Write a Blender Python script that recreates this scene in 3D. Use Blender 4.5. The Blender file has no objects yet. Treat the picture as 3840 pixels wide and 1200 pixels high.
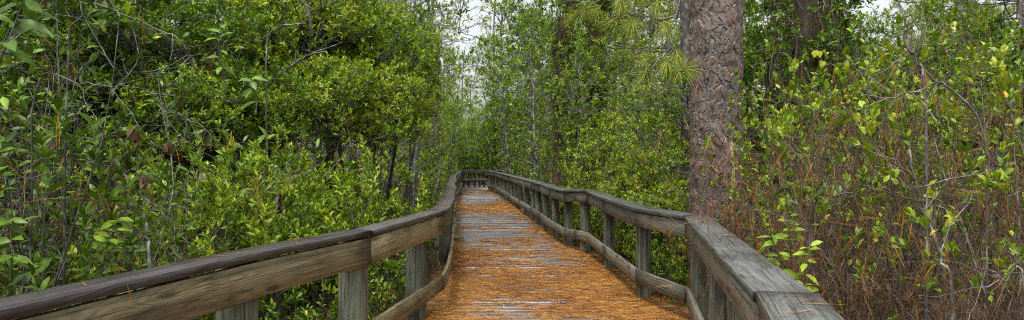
import bpy, math, random
import numpy as np

rng = np.random.default_rng(7)
random.seed(7)
scene = bpy.context.scene
C = scene.collection
F = 2560.0
CAMZ, HORIZ = 1.5, 605.0
GZ = -0.32                                   # forest floor below the deck


def px_x(px, d):
    return (px - 1920.0) / F * d


def px_z(py, d):
    return CAMZ - (py - HORIZ) / F * d


def unit(v):
    v = np.asarray(v, float)
    return v / np.maximum(np.linalg.norm(v, axis=-1, keepdims=True), 1e-9)


GEO = {}


# ---------------------------------------------------------------- mesh helpers
def mesh_np(name, verts, faces, mat=None, attrs=None, uv=None, smooth=False):
    """faces: list of int arrays (n,3) / (n,4); attrs: name -> per-vertex floats; uv: per-loop (in face order)"""
    me = bpy.data.meshes.new(name)
    verts = np.asarray(verts, np.float32).reshape(-1, 3)
    me.vertices.add(len(verts))
    me.vertices.foreach_set('co', verts.ravel())
    faces = [np.asarray(f, np.int32) for f in faces if len(f)]
    loops = np.concatenate([f.ravel() for f in faces])
    totals = np.concatenate([np.full(len(f), f.shape[1], np.int32) for f in faces])
    starts = np.concatenate([[0], np.cumsum(totals)[:-1]]).astype(np.int32)
    me.loops.add(len(loops))
    me.loops.foreach_set('vertex_index', loops)
    me.polygons.add(len(totals))
    me.polygons.foreach_set('loop_start', starts)
    me.polygons.foreach_set('loop_total', totals)
    if smooth:
        me.polygons.foreach_set('use_smooth', np.ones(len(totals), bool))
    me.update(calc_edges=True)
    for k, a in (attrs or {}).items():
        at = me.attributes.new(k, 'FLOAT', 'POINT')
        at.data.foreach_set('value', np.asarray(a, np.float32))
    if uv is not None:
        ul = me.uv_layers.new(name='UVMap')
        ul.data.foreach_set('uv', np.asarray(uv, np.float32).ravel())
    if mat:
        me.materials.append(mat)
    me.validate()
    GEO[me.name] = (verts, faces, attrs or {}, mat, smooth)
    return me


def trimmed(me, x, y, z, rz, s):
    """a copy of a plant's mesh with what reaches over the walkway cut back; the mesh itself when nothing does"""
    verts, faces, attrs, mat, smooth = GEO[me.name]
    c, sn = math.cos(rz) * s, math.sin(rz) * s
    wx, wy, wz = x + c * verts[:, 0] - sn * verts[:, 1], y + sn * verts[:, 0] + c * verts[:, 1], z + s * verts[:, 2]
    bad = (wx > xl(wy) - .27) & (wx < np.where(wy < 35.6, xr(wy) + .29, 9)) & (wz > -.15) & (wz < 4.2) & (wy < 42.8) & (wy > -1)
    if not bad.any():
        return me
    keepf = [f[~bad[f].any(1)] for f in faces]
    keepf = [f for f in keepf if len(f)]
    if not keepf:
        return None
    used = np.zeros(len(verts), bool)
    for f in keepf:
        used[f] = True
    idx = np.cumsum(used) - 1
    return mesh_np(me.name, verts[used], [idx[f] for f in keepf], mat, {k: np.asarray(a)[used] for k, a in attrs.items()}, None, smooth)


def link(name, me, parent=None, **props):
    o = bpy.data.objects.new(name, me)
    C.objects.link(o)
    if parent:
        o.parent = parent
    for k, v in props.items():
        o[k] = v
    return o


def empty(name, loc=(0, 0, 0), rz=0.0, s=1.0, **props):
    o = bpy.data.objects.new(name, None)
    o.empty_display_size = 0.2
    C.objects.link(o)
    o.location = loc
    o.rotation_euler = (0, 0, rz)
    o.scale = (s, s, s)
    for k, v in props.items():
        o[k] = v
    return o


class Tubes:
    def __init__(self):
        self.v, self.f, self.n = [], {3: [], 4: []}, 0
        self.pts = []

    def add(self, pts, r0, r1, k=4):
        pts = np.asarray(pts, float)
        n = len(pts)
        t = np.gradient(pts, axis=0)
        t = unit(t)
        ref = np.array([0.31, 0.17, 1.0]) if abs(t[0, 2]) < 0.9 else np.array([1.0, 0.2, 0.1])
        a = unit(np.cross(t, ref))
        b = np.cross(t, a)
        r = np.linspace(r0, r1, n)[:, None, None]
        ang = np.arange(k) * 2 * math.pi / k
        ring = pts[:, None] + r * (a[:, None] * np.cos(ang)[None, :, None] + b[:, None] * np.sin(ang)[None, :, None])
        self.v.append(ring.reshape(-1, 3))
        i = np.arange(n - 1)[:, None] * k
        j = np.arange(k)[None]
        j2 = (j + 1) % k
        q = np.stack([i + j, i + j2, i + k + j2, i + k + j], -1).reshape(-1, 4) + self.n
        self.f[4].append(q)
        self.n += n * k
        self.pts.append(pts)

    def mesh(self, name, mat):
        return mesh_np(name, np.concatenate(self.v), [np.concatenate(self.f[4])], mat, smooth=True)


# leaf template rows: (u along, v across, w fold)
LEAF_HI = (np.array([[0, 0, 0], [.3, -.85, .35], [.3, 0, 0], [.3, .85, .35], [.62, -1, .4], [.62, 0, 0.0], [.62, 1, .4], [1, 0, .05]]),
           [np.array([[0, 2, 1], [0, 3, 2], [4, 5, 7], [5, 6, 7]]), np.array([[1, 2, 5, 4], [2, 3, 6, 5]])])
LEAF_LO = (np.array([[0, 0, 0], [.5, -1, .35], [.55, 0, 0], [.5, 1, .35], [1, 0, 0]]),
           [np.array([[0, 2, 1], [0, 3, 2], [1, 2, 4], [2, 3, 4]])])


class Leaves:
    def __init__(self):
        self.b, self.d, self.n, self.l, self.w, self.t = [], [], [], [], [], []

    def add(self, b, d, n, l, w, t):
        self.b.append(b), self.d.append(d), self.n.append(n), self.l.append(l), self.w.append(w), self.t.append(t)

    def count(self):
        return sum(len(x) for x in self.l)

    def mesh(self, name, mat, r, hi=True, droop=0.18):
        B, D, N = np.concatenate(self.b), unit(np.concatenate(self.d)), np.concatenate(self.n)
        L, W, T = np.concatenate(self.l), np.concatenate(self.w), np.concatenate(self.t)
        N = N + r.normal(0, .28, N.shape)
        S = unit(np.cross(D, N))
        N = np.cross(S, D)
        tpl, faces = LEAF_HI if hi else LEAF_LO
        u, v, w = tpl[:, 0][None, :, None], tpl[:, 1][None, :, None], tpl[:, 2][None, :, None]
        cur = (droop + r.normal(0, .12, len(L)))[:, None, None]
        P = B[:, None] + D[:, None] * u * L[:, None, None] + S[:, None] * v * W[:, None, None] * .5 \
            + N[:, None] * (w * W[:, None, None] * .5 - cur * u * u * L[:, None, None])
        k = len(tpl)
        off = (np.arange(len(L)) * k)[:, None, None]
        fs = [(f[None] + off).reshape(-1, f.shape[1]) for f in faces]
        return mesh_np(name, P.reshape(-1, 3), fs, mat, {'tone': np.repeat(T, k)})


def ribbons(name, base, d0, d1, L, W, tone, mat, up=None):
    """thin two-segment strips: from base along d0 for half the length, then along d1"""
    d0, d1 = unit(d0), unit(d1)
    if up is None:
        up = unit(np.random.default_rng(3).normal(0, 1, base.shape))
    s = unit(np.cross(d0, up)) * (W * .5)[:, None]
    m = base + d0 * (L * .5)[:, None]
    e = m + d1 * (L * .5)[:, None]
    P = np.stack([base - s, base + s, m - s, m + s, e - s * .4, e + s * .4], 1)
    off = (np.arange(len(L)) * 6)[:, None, None]
    q = (np.array([[0, 1, 3, 2], [2, 3, 5, 4]])[None] + off).reshape(-1, 4)
    return mesh_np(name, P.reshape(-1, 3), [q], mat, {'tone': np.repeat(tone, 6)})


# ---------------------------------------------------------------- materials
def new_mat(name):
    m = bpy.data.materials.new(name)
    m.use_nodes = True
    nt = m.node_tree
    nt.nodes.clear()
    out = nt.nodes.new('ShaderNodeOutputMaterial')
    return m, nt, out


class NT:
    def __init__(self, nt):
        self.nt = nt

    def n(self, typ, ins=None, **attrs):
        nd = self.nt.nodes.new(typ)
        for k, v in attrs.items():
            setattr(nd, k, v)
        for k, v in (ins or {}).items():
            if isinstance(v, bpy.types.NodeSocket):
                self.nt.links.new(v, nd.inputs[k])
            else:
                nd.inputs[k].default_value = v
        return nd

    def math(self, op, a, b=0.0, clamp=False):
        return self.n('ShaderNodeMath', {0: a, 1: b}, operation=op, use_clamp=clamp).outputs[0]

    def ramp(self, fac, stops, interp='LINEAR'):
        nd = self.n('ShaderNodeValToRGB', {0: fac})
        cr = nd.color_ramp
        cr.interpolation = interp
        while len(cr.elements) < len(stops):
            cr.elements.new(0.5)
        for e, (p, c) in zip(cr.elements, stops):
            e.position = p
            e.color = (*c, 1) if len(c) == 3 else c
        return nd.outputs[0]

    def mix(self, fac, a, b, blend='MIX'):
        nd = self.n('ShaderNodeMix', {0: fac}, data_type='RGBA', blend_type=blend)
        for s, v in ((6, a), (7, b)):
            if isinstance(v, bpy.types.NodeSocket):
                self.nt.links.new(v, nd.inputs[s])
            else:
                nd.inputs[s].default_value = (*v, 1)
        return nd.outputs[2]

    def maprange(self, v, a, b, c=0.0, d=1.0):
        return self.n('ShaderNodeMapRange', {0: v, 1: a, 2: b, 3: c, 4: d}).outputs[0]


def mat_leaf(name, rough=0.36, transl=0.34, gain=1.0, spec=.35):
    m, nt, out = new_mat(name)
    N = NT(nt)
    tone = N.n('ShaderNodeAttribute', attribute_name='tone').outputs['Fac']
    orand = N.n('ShaderNodeObjectInfo').outputs['Random']
    t2 = N.math('ADD', tone, N.maprange(orand, 0, 1, -.045, .045))
    g = lambda c: tuple(x * gain for x in c)
    col = N.ramp(t2, [(0.0, (.13, .078, .050)), (.075, (.15, .070, .038)), (.10, g((.018, .038, .005))), (.33, g((.050, .098, .007))),
                      (.58, g((.104, .192, .010))), (.78, g((.220, .305, .016))), (.90, (.40, .38, .03)), (1.0, (.58, .40, .035))])
    tc = N.n('ShaderNodeTexCoord').outputs['Object']
    nz = N.n('ShaderNodeTexNoise', {'Vector': tc, 'Scale': 38.0, 'Detail': 2.0}).outputs[0]
    col = N.mix(1.0, col, N.ramp(nz, [(.3, (.72, .72, .72)), (.7, (1.2, 1.2, 1.2))]), 'MULTIPLY')
    p = N.n('ShaderNodeBsdfPrincipled', {'Base Color': col, 'Roughness': rough, 'Specular IOR Level': spec})
    tcol = N.mix(1.0, col, (1.35, 1.45, .7), 'MULTIPLY')
    tr = N.n('ShaderNodeBsdfTranslucent', {'Color': tcol})
    mx = N.n('ShaderNodeMixShader', {0: transl, 1: p.outputs[0], 2: tr.outputs[0]})
    nt.links.new(mx.outputs[0], out.inputs[0])
    return m


def mat_stem(name, a, b, lichen=None, scale=26.0, rough=.5):
    m, nt, out = new_mat(name)
    N = NT(nt)
    tc = N.n('ShaderNodeTexCoord').outputs['Object']
    mp = N.n('ShaderNodeMapping', {'Vector': tc, 'Scale': (1, 1, .35)}).outputs[0]
    nz = N.n('ShaderNodeTexNoise', {'Vector': mp, 'Scale': scale, 'Detail': 4.0}).outputs[0]
    col = N.ramp(nz, [(.32, a), (.68, b)])
    if lichen:
        n2 = N.n('ShaderNodeTexNoise', {'Vector': tc, 'Scale': scale * .45, 'Detail': 3.0}).outputs[0]
        col = N.mix(N.maprange(n2, .52, .66), col, lichen)
    p = N.n('ShaderNodeBsdfPrincipled', {'Base Color': col, 'Roughness': rough})
    nt.links.new(p.outputs[0], out.inputs[0])
    return m


def mat_needle(name, stops, rough=.5, transl=.15):
    m, nt, out = new_mat(name)
    N = NT(nt)
    tone = N.n('ShaderNodeAttribute', attribute_name='tone').outputs['Fac']
    col = N.ramp(tone, stops)
    p = N.n('ShaderNodeBsdfPrincipled', {'Base Color': col, 'Roughness': rough, 'Specular IOR Level': .12})
    tr = N.n('ShaderNodeBsdfTranslucent', {'Color': col})
    mx = N.n('ShaderNodeMixShader', {0: transl, 1: p.outputs[0], 2: tr.outputs[0]})
    nt.links.new(mx.outputs[0], out.inputs[0])
    return m


def mat_wood(name, light, dark, stain, moss, stain_amt=.5, moss_amt=.3, wet=.5, ring=1.0, ends=True):
    """weathered wet timber; UV = metres along / around the board"""
    m, nt, out = new_mat(name)
    N = NT(nt)
    uv = N.n('ShaderNodeUVMap', uv_map='UVMap').outputs[0]
    rnd = N.n('ShaderNodeObjectInfo').outputs['Random']
    off = N.n('ShaderNodeCombineXYZ', {0: N.math('MULTIPLY', rnd, 37.0), 1: N.math('MULTIPLY', rnd, 11.3), 2: N.math('MULTIPLY', rnd, 5.0)}).outputs[0]
    base = N.n('ShaderNodeVectorMath', {0: uv, 1: off}, operation='ADD').outputs[0]

    def mp(sx, sy):
        return N.n('ShaderNodeMapping', {'Vector': base, 'Scale': (sx, sy, 1)}).outputs[0]
    warp = N.n('ShaderNodeTexNoise', {'Vector': mp(1.3, 7.0), 'Scale': 1.0, 'Detail': 1.5}).outputs[0]
    # knots: few dark eyes that bend the rings round them
    vo = N.n('ShaderNodeTexVoronoi', {'Vector': mp(1.7, 7.5), 'Scale': 1.0, 'Randomness': 1.0}).outputs['Distance']
    knot = N.maprange(vo, .05, .16, 1.0, 0.0)
    bend = N.maprange(vo, .0, .42, 1.0, 0.0)
    uvs = N.n('ShaderNodeSeparateXYZ', {0: base})
    ph = N.math('ADD', N.math('MULTIPLY', uvs.outputs[1], 210.0), N.math('ADD', N.math('MULTIPLY', warp, 62.0), N.math('MULTIPLY', bend, 16.0)))
    rings = N.maprange(N.math('SINE', ph), -1, 1)
    rings = N.math('POWER', rings, 1.6)
    fine = N.n('ShaderNodeTexNoise', {'Vector': mp(4.0, 190.0), 'Scale': 1.0, 'Detail': 4.0, 'Roughness': .65}).outputs[0]
    blot = N.n('ShaderNodeTexNoise', {'Vector': mp(2.2, 6.5), 'Scale': 1.0, 'Detail': 5.0, 'Roughness': .6}).outputs[0]
    blot2 = N.n('ShaderNodeTexNoise', {'Vector': mp(1.1, 3.0), 'Scale': 1.7, 'Detail': 4.0, 'Roughness': .55}).outputs[0]
    streak = N.n('ShaderNodeTexNoise', {'Vector': mp(.9, 34.0), 'Scale': 1.0, 'Detail': 3.0}).outputs[0]
    fac = N.math('ADD', N.math('MULTIPLY', rings, .42 * ring), N.math('MULTIPLY', N.maprange(fine, .36, .64), .62), clamp=True)
    col = N.mix(fac, light, dark)
    col = N.mix(N.math('MULTIPLY', N.maprange(streak, .5, .68), stain_amt * .8), col, stain)
    col = N.mix(N.math('MULTIPLY', N.maprange(blot, .5, .68), stain_amt), col, stain)
    col = N.mix(N.math('MULTIPLY', N.maprange(blot2, .5, .7), moss_amt), col, moss)
    col = N.mix(N.math('MULTIPLY', knot, .8), col, tuple(x * .4 for x in stain))
    crack = N.n('ShaderNodeTexNoise', {'Vector': mp(.45, 42.0), 'Scale': 1.0, 'Detail': 2.0}).outputs[0]
    col = N.mix(N.maprange(N.math('ABSOLUTE', N.math('SUBTRACT', crack, .5)), .006, .016, .8, 0.0), col, tuple(x * .35 for x in stain))
    if ends:
        ed = N.n('ShaderNodeAttribute', attribute_name='endd').outputs['Fac']
        e1 = N.math('ADD', N.maprange(ed, 0, .28, .62, 0), N.maprange(ed, 0, .02, .3, 0))
        col = N.mix(N.math('MULTIPLY', e1, N.maprange(blot, .3, .55), clamp=True), col, stain)
    vr = N.maprange(rnd, 0, 1, .72, 1.28)
    col = N.mix(1.0, col, N.n('ShaderNodeCombineXYZ', {0: vr, 1: vr, 2: vr}).outputs[0], 'MULTIPLY')
    rgh = N.maprange(blot2, .35, .65, .62 - .3 * wet, .72 - .15 * wet)
    hgt = N.math('ADD', N.math('MULTIPLY', fine, .7), N.math('MULTIPLY', rings, -.25))
    bmp = N.n('ShaderNodeBump', {'Strength': .6, 'Distance': .006, 'Height': hgt}).outputs[0]
    p = N.n('ShaderNodeBsdfPrincipled', {'Base Color': col, 'Roughness': rgh, 'Normal': bmp, 'Specular IOR Level': .45})
    nt.links.new(p.outputs[0], out.inputs[0])
    return m


M_LEAF = mat_leaf('leaf_waxy', .42, .22, 1.0, .26)
M_LEAF_FAR_HAZE = mat_leaf('leaf_far_haze', .5, .34, 1.25, .3)  # leaf colour brightened to stand in for pale haze over distant trees
M_STEM_DARK = mat_stem('stem_dark', (.022, .018, .016), (.06, .048, .04), (.15, .155, .14))
M_STEM_GREY = mat_stem('stem_grey', (.055, .045, .038), (.13, .115, .10), (.27, .275, .25))
M_STEM_TWIG = mat_stem('stem_twig', (.030, .020, .013), (.105, .068, .040), (.16, .145, .12))
M_STEM_PALE = mat_stem('stem_pale', (.12, .11, .10), (.24, .235, .22), (.36, .37, .35))
M_VINE = mat_stem('vine_brown', (.050, .036, .025), (.125, .085, .055))
M_NEEDLE_DEAD = mat_needle('needle_dead', [(0, (.03, .012, .005)), (.3, (.14, .056, .014)), (.62, (.34, .142, .030)), (1, (.55, .34, .10))], .7, .05)
M_NEEDLE_GREEN = mat_needle('needle_green', [(0, (.40, .17, .03)), (.12, (.34, .24, .04)), (.2, (.07, .12, .02)), (.55, (.19, .25, .03)), (1, (.34, .38, .055))], .4, .3)
M_WOOD_L = mat_wood('wood_left_board', (.30, .258, .135), (.145, .115, .058), (.034, .018, .011), (.11, .112, .052), .75, .4, .4)
M_WOOD_R = mat_wood('wood_right_board', (.205, .200, .155), (.090, .078, .056), (.038, .022, .015), (.14, .18, .13), .75, .65, .4)
M_CAP = mat_wood('wood_cap', (.125, .132, .128), (.045, .043, .041), (.018, .013, .010), (.085, .105, .078), .65, .55, 1.2, .9)
M_CAP_L = mat_wood('wood_cap_left', (.092, .084, .084), (.032, .025, .025), (.014, .008, .008), (.052, .054, .038), .75, .4, 1.25, .8)
M_POST = mat_wood('wood_post', (.195, .215, .155), (.075, .072, .052), (.013, .008, .006), (.15, .20, .105), .95, .6, .3, .6, False)
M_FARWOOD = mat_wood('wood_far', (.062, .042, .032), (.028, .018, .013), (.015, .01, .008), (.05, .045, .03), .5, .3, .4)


# ---------------------------------------------------------------- world, sun, camera
w = bpy.data.worlds.new('World')
scene.world = w
w.use_nodes = True
wn = NT(w.node_tree)
w.node_tree.nodes.clear()
SUN_EL, SUN_AZ = math.radians(68), math.radians(200)
sky = wn.n('ShaderNodeTexSky', sky_type='NISHITA', sun_disc=False)
sky.sun_elevation, sky.sun_rotation = SUN_EL, SUN_AZ
sky.air_density, sky.dust_density, sky.ozone_density = 1.0, 5.0, 1.0
hs = wn.n('ShaderNodeHueSaturation', {'Saturation': .22, 'Color': sky.outputs[0]})
bg = wn.n('ShaderNodeBackground', {'Color': hs.outputs[0], 'Strength': .10})
wo = wn.n('ShaderNodeOutputWorld', {0: bg.outputs[0]})

sl = bpy.data.lights.new('sun', 'SUN')
sl.energy, sl.angle, sl.color = 1.3, math.radians(25), (1, .985, .96)
so = bpy.data.objects.new('sun', sl)
C.objects.link(so)
so.rotation_euler = (math.radians(90) - SUN_EL, 0, math.pi - SUN_AZ)

cam = bpy.data.cameras.new('camera')
cam.sensor_width, cam.lens, cam.sensor_fit = 36, 24, 'HORIZONTAL'
cam.shift_y = 5 / 3840
cam.clip_start, cam.clip_end = .05, 900
co = bpy.data.objects.new('camera', cam)
C.objects.link(co)
co.location = (0, 0, CAMZ)
co.rotation_euler = (math.pi / 2, 0, 0)
scene.camera = co
scene.view_settings.view_transform = 'Standard'
scene.view_settings.look = 'None'
scene.view_settings.gamma = 1
scene.view_settings.exposure = 1.6
scene.render.engine = 'CYCLES'
cy = scene.cycles
cy.max_bounces, cy.diffuse_bounces, cy.glossy_bounces, cy.transmission_bounces, cy.volume_bounces = 6, 4, 2, 4, 1
cy.caustics_reflective = cy.caustics_refractive = False
cy.sample_clamp_indirect = 4
cy.use_adaptive_sampling = False
cy.use_denoising = False
cy.pixel_filter_type = 'BLACKMAN_HARRIS'
cy.filter_width = 1.1

# ---------------------------------------------------------------- railing lines (inner cap edge), from the measured points
LEFT = [(-2.32, -.4, 1.0), (-1.98, 1.1, 1.0)] + [(px_x(a, d), d, px_z(b, d)) for a, b, d in [
    (0, 1168, 2.27), (1000, 943, 3.75), (1399, 864.6, 4.93),
    (1672, 787, 7.03), (1685, 776, 7.5), (1695, 761.5, 8.2), (1703, 741.6, 9.4), (1706.5, 716.8, 11.45), (1707, 709, 12.3), (1715.5, 703, 13.1),
    (1704, 688, 15.4), (1712, 679.5, 17.2), (1711, 669.6, 20.0), (1710, 659.6, 23.4), (1725, 648.4, 29.5), (1731, 640, 36.6)]] \
    + [(px_x(1731, 39.0), 39.0, 1.0)]
RIGHT = [(.18, -.4, 1.0), (.60, 1.3, 1.0)] + [(px_x(a, d), d, px_z(b, d)) for a, b, d in [
    (2882, 1197, 2.16), (2828, 1093, 2.62), (2563, 806, 6.37), (2376, 777.4, 7.45), (2254, 737.8, 9.6), (2195, 713, 10.9), (2148, 709.5, 11.45), (2111, 713.6, 11.95), 
    (2054, 699, 13.6), (2019, 687, 15.6), (1987, 678, 17.5), (1942, 667, 20.6), (1905, 657, 24.6), (1878, 650.5, 28.2), (1854, 644.7, 32.2),
    (1834, 642.5, 34.2), (1825, 641, 35.5)]]


def catmull(P, sub, sharp=()):
    """smooth dense polyline through P; vertex indices in sharp keep a hard corner"""
    P = np.asarray(P, float)
    out, idx = [], []
    for i in range(len(P) - 1):
        p1, p2 = P[i], P[i + 1]
        p0 = P[i - 1] if i > 0 and i not in sharp else 2 * p1 - p2
        p3 = P[i + 2] if i + 2 < len(P) and i + 1 not in sharp else 2 * p2 - p1
        idx.append(len(out))
        for t in np.arange(sub) / sub:
            out.append(.5 * (2 * p1 + (p2 - p0) * t + (2 * p0 - 5 * p1 + 4 * p2 - p3) * t * t + (3 * p1 - p0 - 3 * p2 + p3) * t ** 3))
    idx.append(len(out))
    out.append(P[-1])
    return np.array(out), idx


L_SHARP = R_SHARP = tuple(range(40))
LD, LI = catmull(LEFT, 4, L_SHARP)
RD, RI = catmull(RIGHT, 4, R_SHARP)


def normals(P, side):
    """unit plan normals that point away from the walkway, mitred"""
    t = np.diff(P[:, :2], axis=0)
    t = unit(t)
    n = np.stack([-t[:, 1], t[:, 0]], 1) * side
    a = np.vstack([n[:1], n])
    b = np.vstack([n, n[-1:]])
    m = a + b
    m = m / np.maximum((m * a).sum(1, keepdims=True), .35)
    return m


LN, RN = normals(LD, 1), normals(RD, -1)


def beam(name, P, Nn, o0, o1, z0, z1, mat, parent, ch=.003, gap=.002, dz=0.0, tilt=0.0, **props):
    """board that follows a polyline: lateral range o0..o1 outwards, heights z0..z1 below the cap's top = 0 level"""
    P = np.array(P)
    P = P.copy()
    e = unit(P[1] - P[0])
    P[0] = P[0] + e * gap
    e = unit(P[-2] - P[-1])
    P[-1] = P[-1] + e * gap
    prof = [(o0 + ch, z1), (o1 - ch, z1), (o1, z1 - ch), (o1, z0 + ch), (o1 - ch, z0), (o0 + ch, z0), (o0, z0 + ch), (o0, z1 - ch)]
    k = len(prof)
    per = [0]
    for i in range(k):
        a, b = prof[i], prof[(i + 1) % k]
        per.append(per[-1] + math.dist(a, b))
    s = np.concatenate([[0], np.cumsum(np.linalg.norm(np.diff(P, axis=0), axis=1))])
    V = np.zeros((len(P), k, 3))
    for j, (o, z) in enumerate(prof):
        V[:, j, :2] = P[:, :2] + Nn * o
        V[:, j, 2] = P[:, 2] - 1.0 + z + dz + tilt * (o - o0)
    quads, uv = [], []
    for i in range(len(P) - 1):
        for j in range(k):
            j2 = (j + 1) % k
            quads.append((i * k + j, (i + 1) * k + j, (i + 1) * k + j2, i * k + j2))
            uv += [(s[i], per[j]), (s[i + 1], per[j]), (s[i + 1], per[j + 1]), (s[i], per[j + 1])]
    caps = [list(range(k))[::-1], [(len(P) - 1) * k + j for j in range(k)]]
    faces = [np.array(quads)]
    me_uv = list(uv)
    for cface in caps:
        c = cface
        faces.append(np.array([[c[0], c[1], c[2], c[3]], [c[0], c[3], c[4], c[7]], [c[4], c[5], c[6], c[7]]]))
        for q in faces[-1]:
            me_uv += [(prof[v % k][1] * .3, prof[v % k][0]) for v in q]
    # order of faces in mesh_np is list order
    faces[0] = faces[0][:, ::-1]
    uvq = np.array(uv).reshape(-1, 4, 2)[:, ::-1].reshape(-1, 2)
    me_uv = np.vstack([uvq, np.array(me_uv[len(uv):])])
    ee = np.minimum(s, s[-1] - s)
    me = mesh_np(name, V.reshape(-1, 3), faces, mat, {'endd': np.repeat(ee, k)}, uv=me_uv)
    return link(name, me, parent, **props)


def post(x, y, ang, w_, d_, z0, z1, mat, parent, lean=(0, 0)):
    ch = .008
    prof = [(w_ / 2 - ch, d_ / 2), (-w_ / 2 + ch, d_ / 2), (-w_ / 2, d_ / 2 - ch), (-w_ / 2, -d_ / 2 + ch), (-w_ / 2 + ch, -d_ / 2), (w_ / 2 - ch, -d_ / 2), (w_ / 2, -d_ / 2 + ch), (w_ / 2, d_ / 2 - ch)]
    zs = np.linspace(z0, z1, 6)
    c, s = math.cos(ang), math.sin(ang)
    V, quads, uv = [], [], []
    per = [0]
    for i in range(8):
        per.append(per[-1] + math.dist(prof[i], prof[(i + 1) % 8]))
    for z in zs:
        for a, b in prof:
            V.append((x + c * a - s * b + lean[0] * (z - z0), y + s * a + c * b + lean[1] * (z - z0), z))
    for i in range(5):
        for j in range(8):
            j2 = (j + 1) % 8
            quads.append((i * 8 + j, i * 8 + j2, (i + 1) * 8 + j2, (i + 1) * 8 + j))
            uv += [(zs[i], per[j]), (zs[i], per[j + 1]), (zs[i + 1], per[j + 1]), (zs[i + 1], per[j])]
    c_ = [40 + j for j in range(8)]
    top = [(c_[0], c_[1], c_[2], c_[3]), (c_[0], c_[3], c_[4], c_[7]), (c_[4], c_[5], c_[6], c_[7])]
    for q in top:
        uv += [(prof[v % 8][0], prof[v % 8][1]) for v in q]
    me = mesh_np('post', V, [np.array(quads), np.array(top)], mat, uv=uv)
    return link('post', me, parent)


def rail_at(D, Nn, px, off=.13):
    """index on the dense line where the post behind the rail projects to image column px"""
    Q = D[:, :2] + Nn * off
    pj = 1920 + F * Q[:, 0] / np.maximum(Q[:, 1], .05)
    return Q, pj


def build_railing(name, label, D, I, Nn, cap_breaks, fas_breaks, low_breaks, cap_w, fas_h, mb, mc, posts, psize, side):
    root = empty(name, (D[12, 0], D[12, 1], 0), label=label, category='railing')
    bpy.context.view_layer.update()
    inv = np.array(root.location)
    Dl = D - inv
    r = random.Random(name)

    keep = set(range(len(D)))

    def run(kind, breaks, *a, **k):
        for n, (i0, i1) in enumerate(zip(breaks[:-1], breaks[1:])):
            s = slice(I[i0], I[i1] + 1)
            Pn = Dl[s].copy()
            nn_ = Nn[s].copy()
            sh = r.uniform(-.006, .006)
            Pn[:, :2] += nn_ * sh
            nn_[0] = normals(Pn[:2], side)[0] if i0 not in keep else nn_[0]
            beam(kind, Pn, nn_, *a, dz=r.uniform(-.005, .005), gap=.005, **k)
    run('cap_board', cap_breaks, 0, cap_w, .958, 1.0, mc, root, ch=.004)
    run('top_rail', fas_breaks, .020, .058,   .948 - fas_h, .947, mb, root)
    run('lower_rail', low_breaks, .020, .058, .175, .325, mb, root)
    for n, (px, dmin, dmax) in enumerate(posts):
        Q, pj = rail_at(D, Nn, px, .061 + psize / 2)
        ok = np.where((D[:, 1] > dmin) & (D[:, 1] < dmax))[0]
        best = ok[np.argmin(np.abs(pj[ok] - px))]
        # refine by interpolation
        j = min(max(best, 1), len(D) - 2)
        tt = D[j + 1] - D[j - 1]
        q = Q[best].copy()
        if 0 < best < len(D) - 1:
            for a, b in ((best - 1, best), (best, best + 1)):
                if (pj[a] - px) * (pj[b] - px) <= 0 and pj[a] != pj[b]:
                    f = (px - pj[a]) / (pj[b] - pj[a])
                    q = Q[a] * (1 - f) + Q[b] * f
        zt = D[best, 2] - 1 + .955
        post(q[0] - inv[0], q[1] - inv[1], math.atan2(tt[1], tt[0]), psize * r.uniform(.94, 1.03), psize, -.03, zt, M_POST, root,
             (r.uniform(-.01, .01), r.uniform(-.01, .01)))
    return root


build_railing('railing', 'weathered railing along the left side of the boardwalk with wet brown cap boards', LD, LI, LN,
              [0, 4, 5, 10, 11, 13, 15, 16, len(LEFT) - 1], [0, 4, 5, 8, 10, 11, 13, 15, 16, len(LEFT) - 1], [0, 3, 5, 8, 11, 13, 16, len(LEFT) - 1],
              .185, .195, M_WOOD_L, M_CAP_L,
              [(600, 1, 4.2), (893, 2, 4.2), (1322, 3.5, 6.2), (1560, 5.0, 7.4), (1672, 7.3, 10), (1686, 8, 12), (1696, 11, 13.3), (1705, 13, 16), (1702, 15.5, 18), (1703, 18, 21), (1703, 21, 24),
               (1709, 24.2, 27), (1716, 27, 30), (1723, 31, 35), (1727, 34, 38)], .165, 1)
build_railing('railing', 'weathered grey green railing along the right of the boardwalk, before the big pine', RD, RI, RN,
              [0, 3, 4, 7, 9, 11, 12, 14, 16, 18], [0, 3, 4, 5, 6, 7, 8, 9, 10, 11, 12, 13, 14, 15, 16, 18], [0, 3, 4, 5, 6, 8, 9, 11, 12, 13, 14, 16, 18],
              .225, .155, M_WOOD_R, M_CAP,
              [(2790, 3.2, 5), (2700, 4, 6.2), (2624, 4.8, 6.36), (2415, 6.8, 8), (2284, 8, 10.5), (2196, 10, 11.6), (2131, 11, 12.6), (2084, 12, 14), (2047, 13, 16), (2018, 14.8, 17), (2003, 15, 18), (1975, 17.5, 20),
               (1950, 19, 22.5), (1937, 20, 24), (1919, 22, 27), (1907, 23.5, 28), (1895, 25, 30), (1887, 26, 31), (1876, 27.5, 32), (1864, 29, 33), (1851, 31, 34.5), (1840, 32, 35), (1832, 34, 35.4)], .14, -1)

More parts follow.
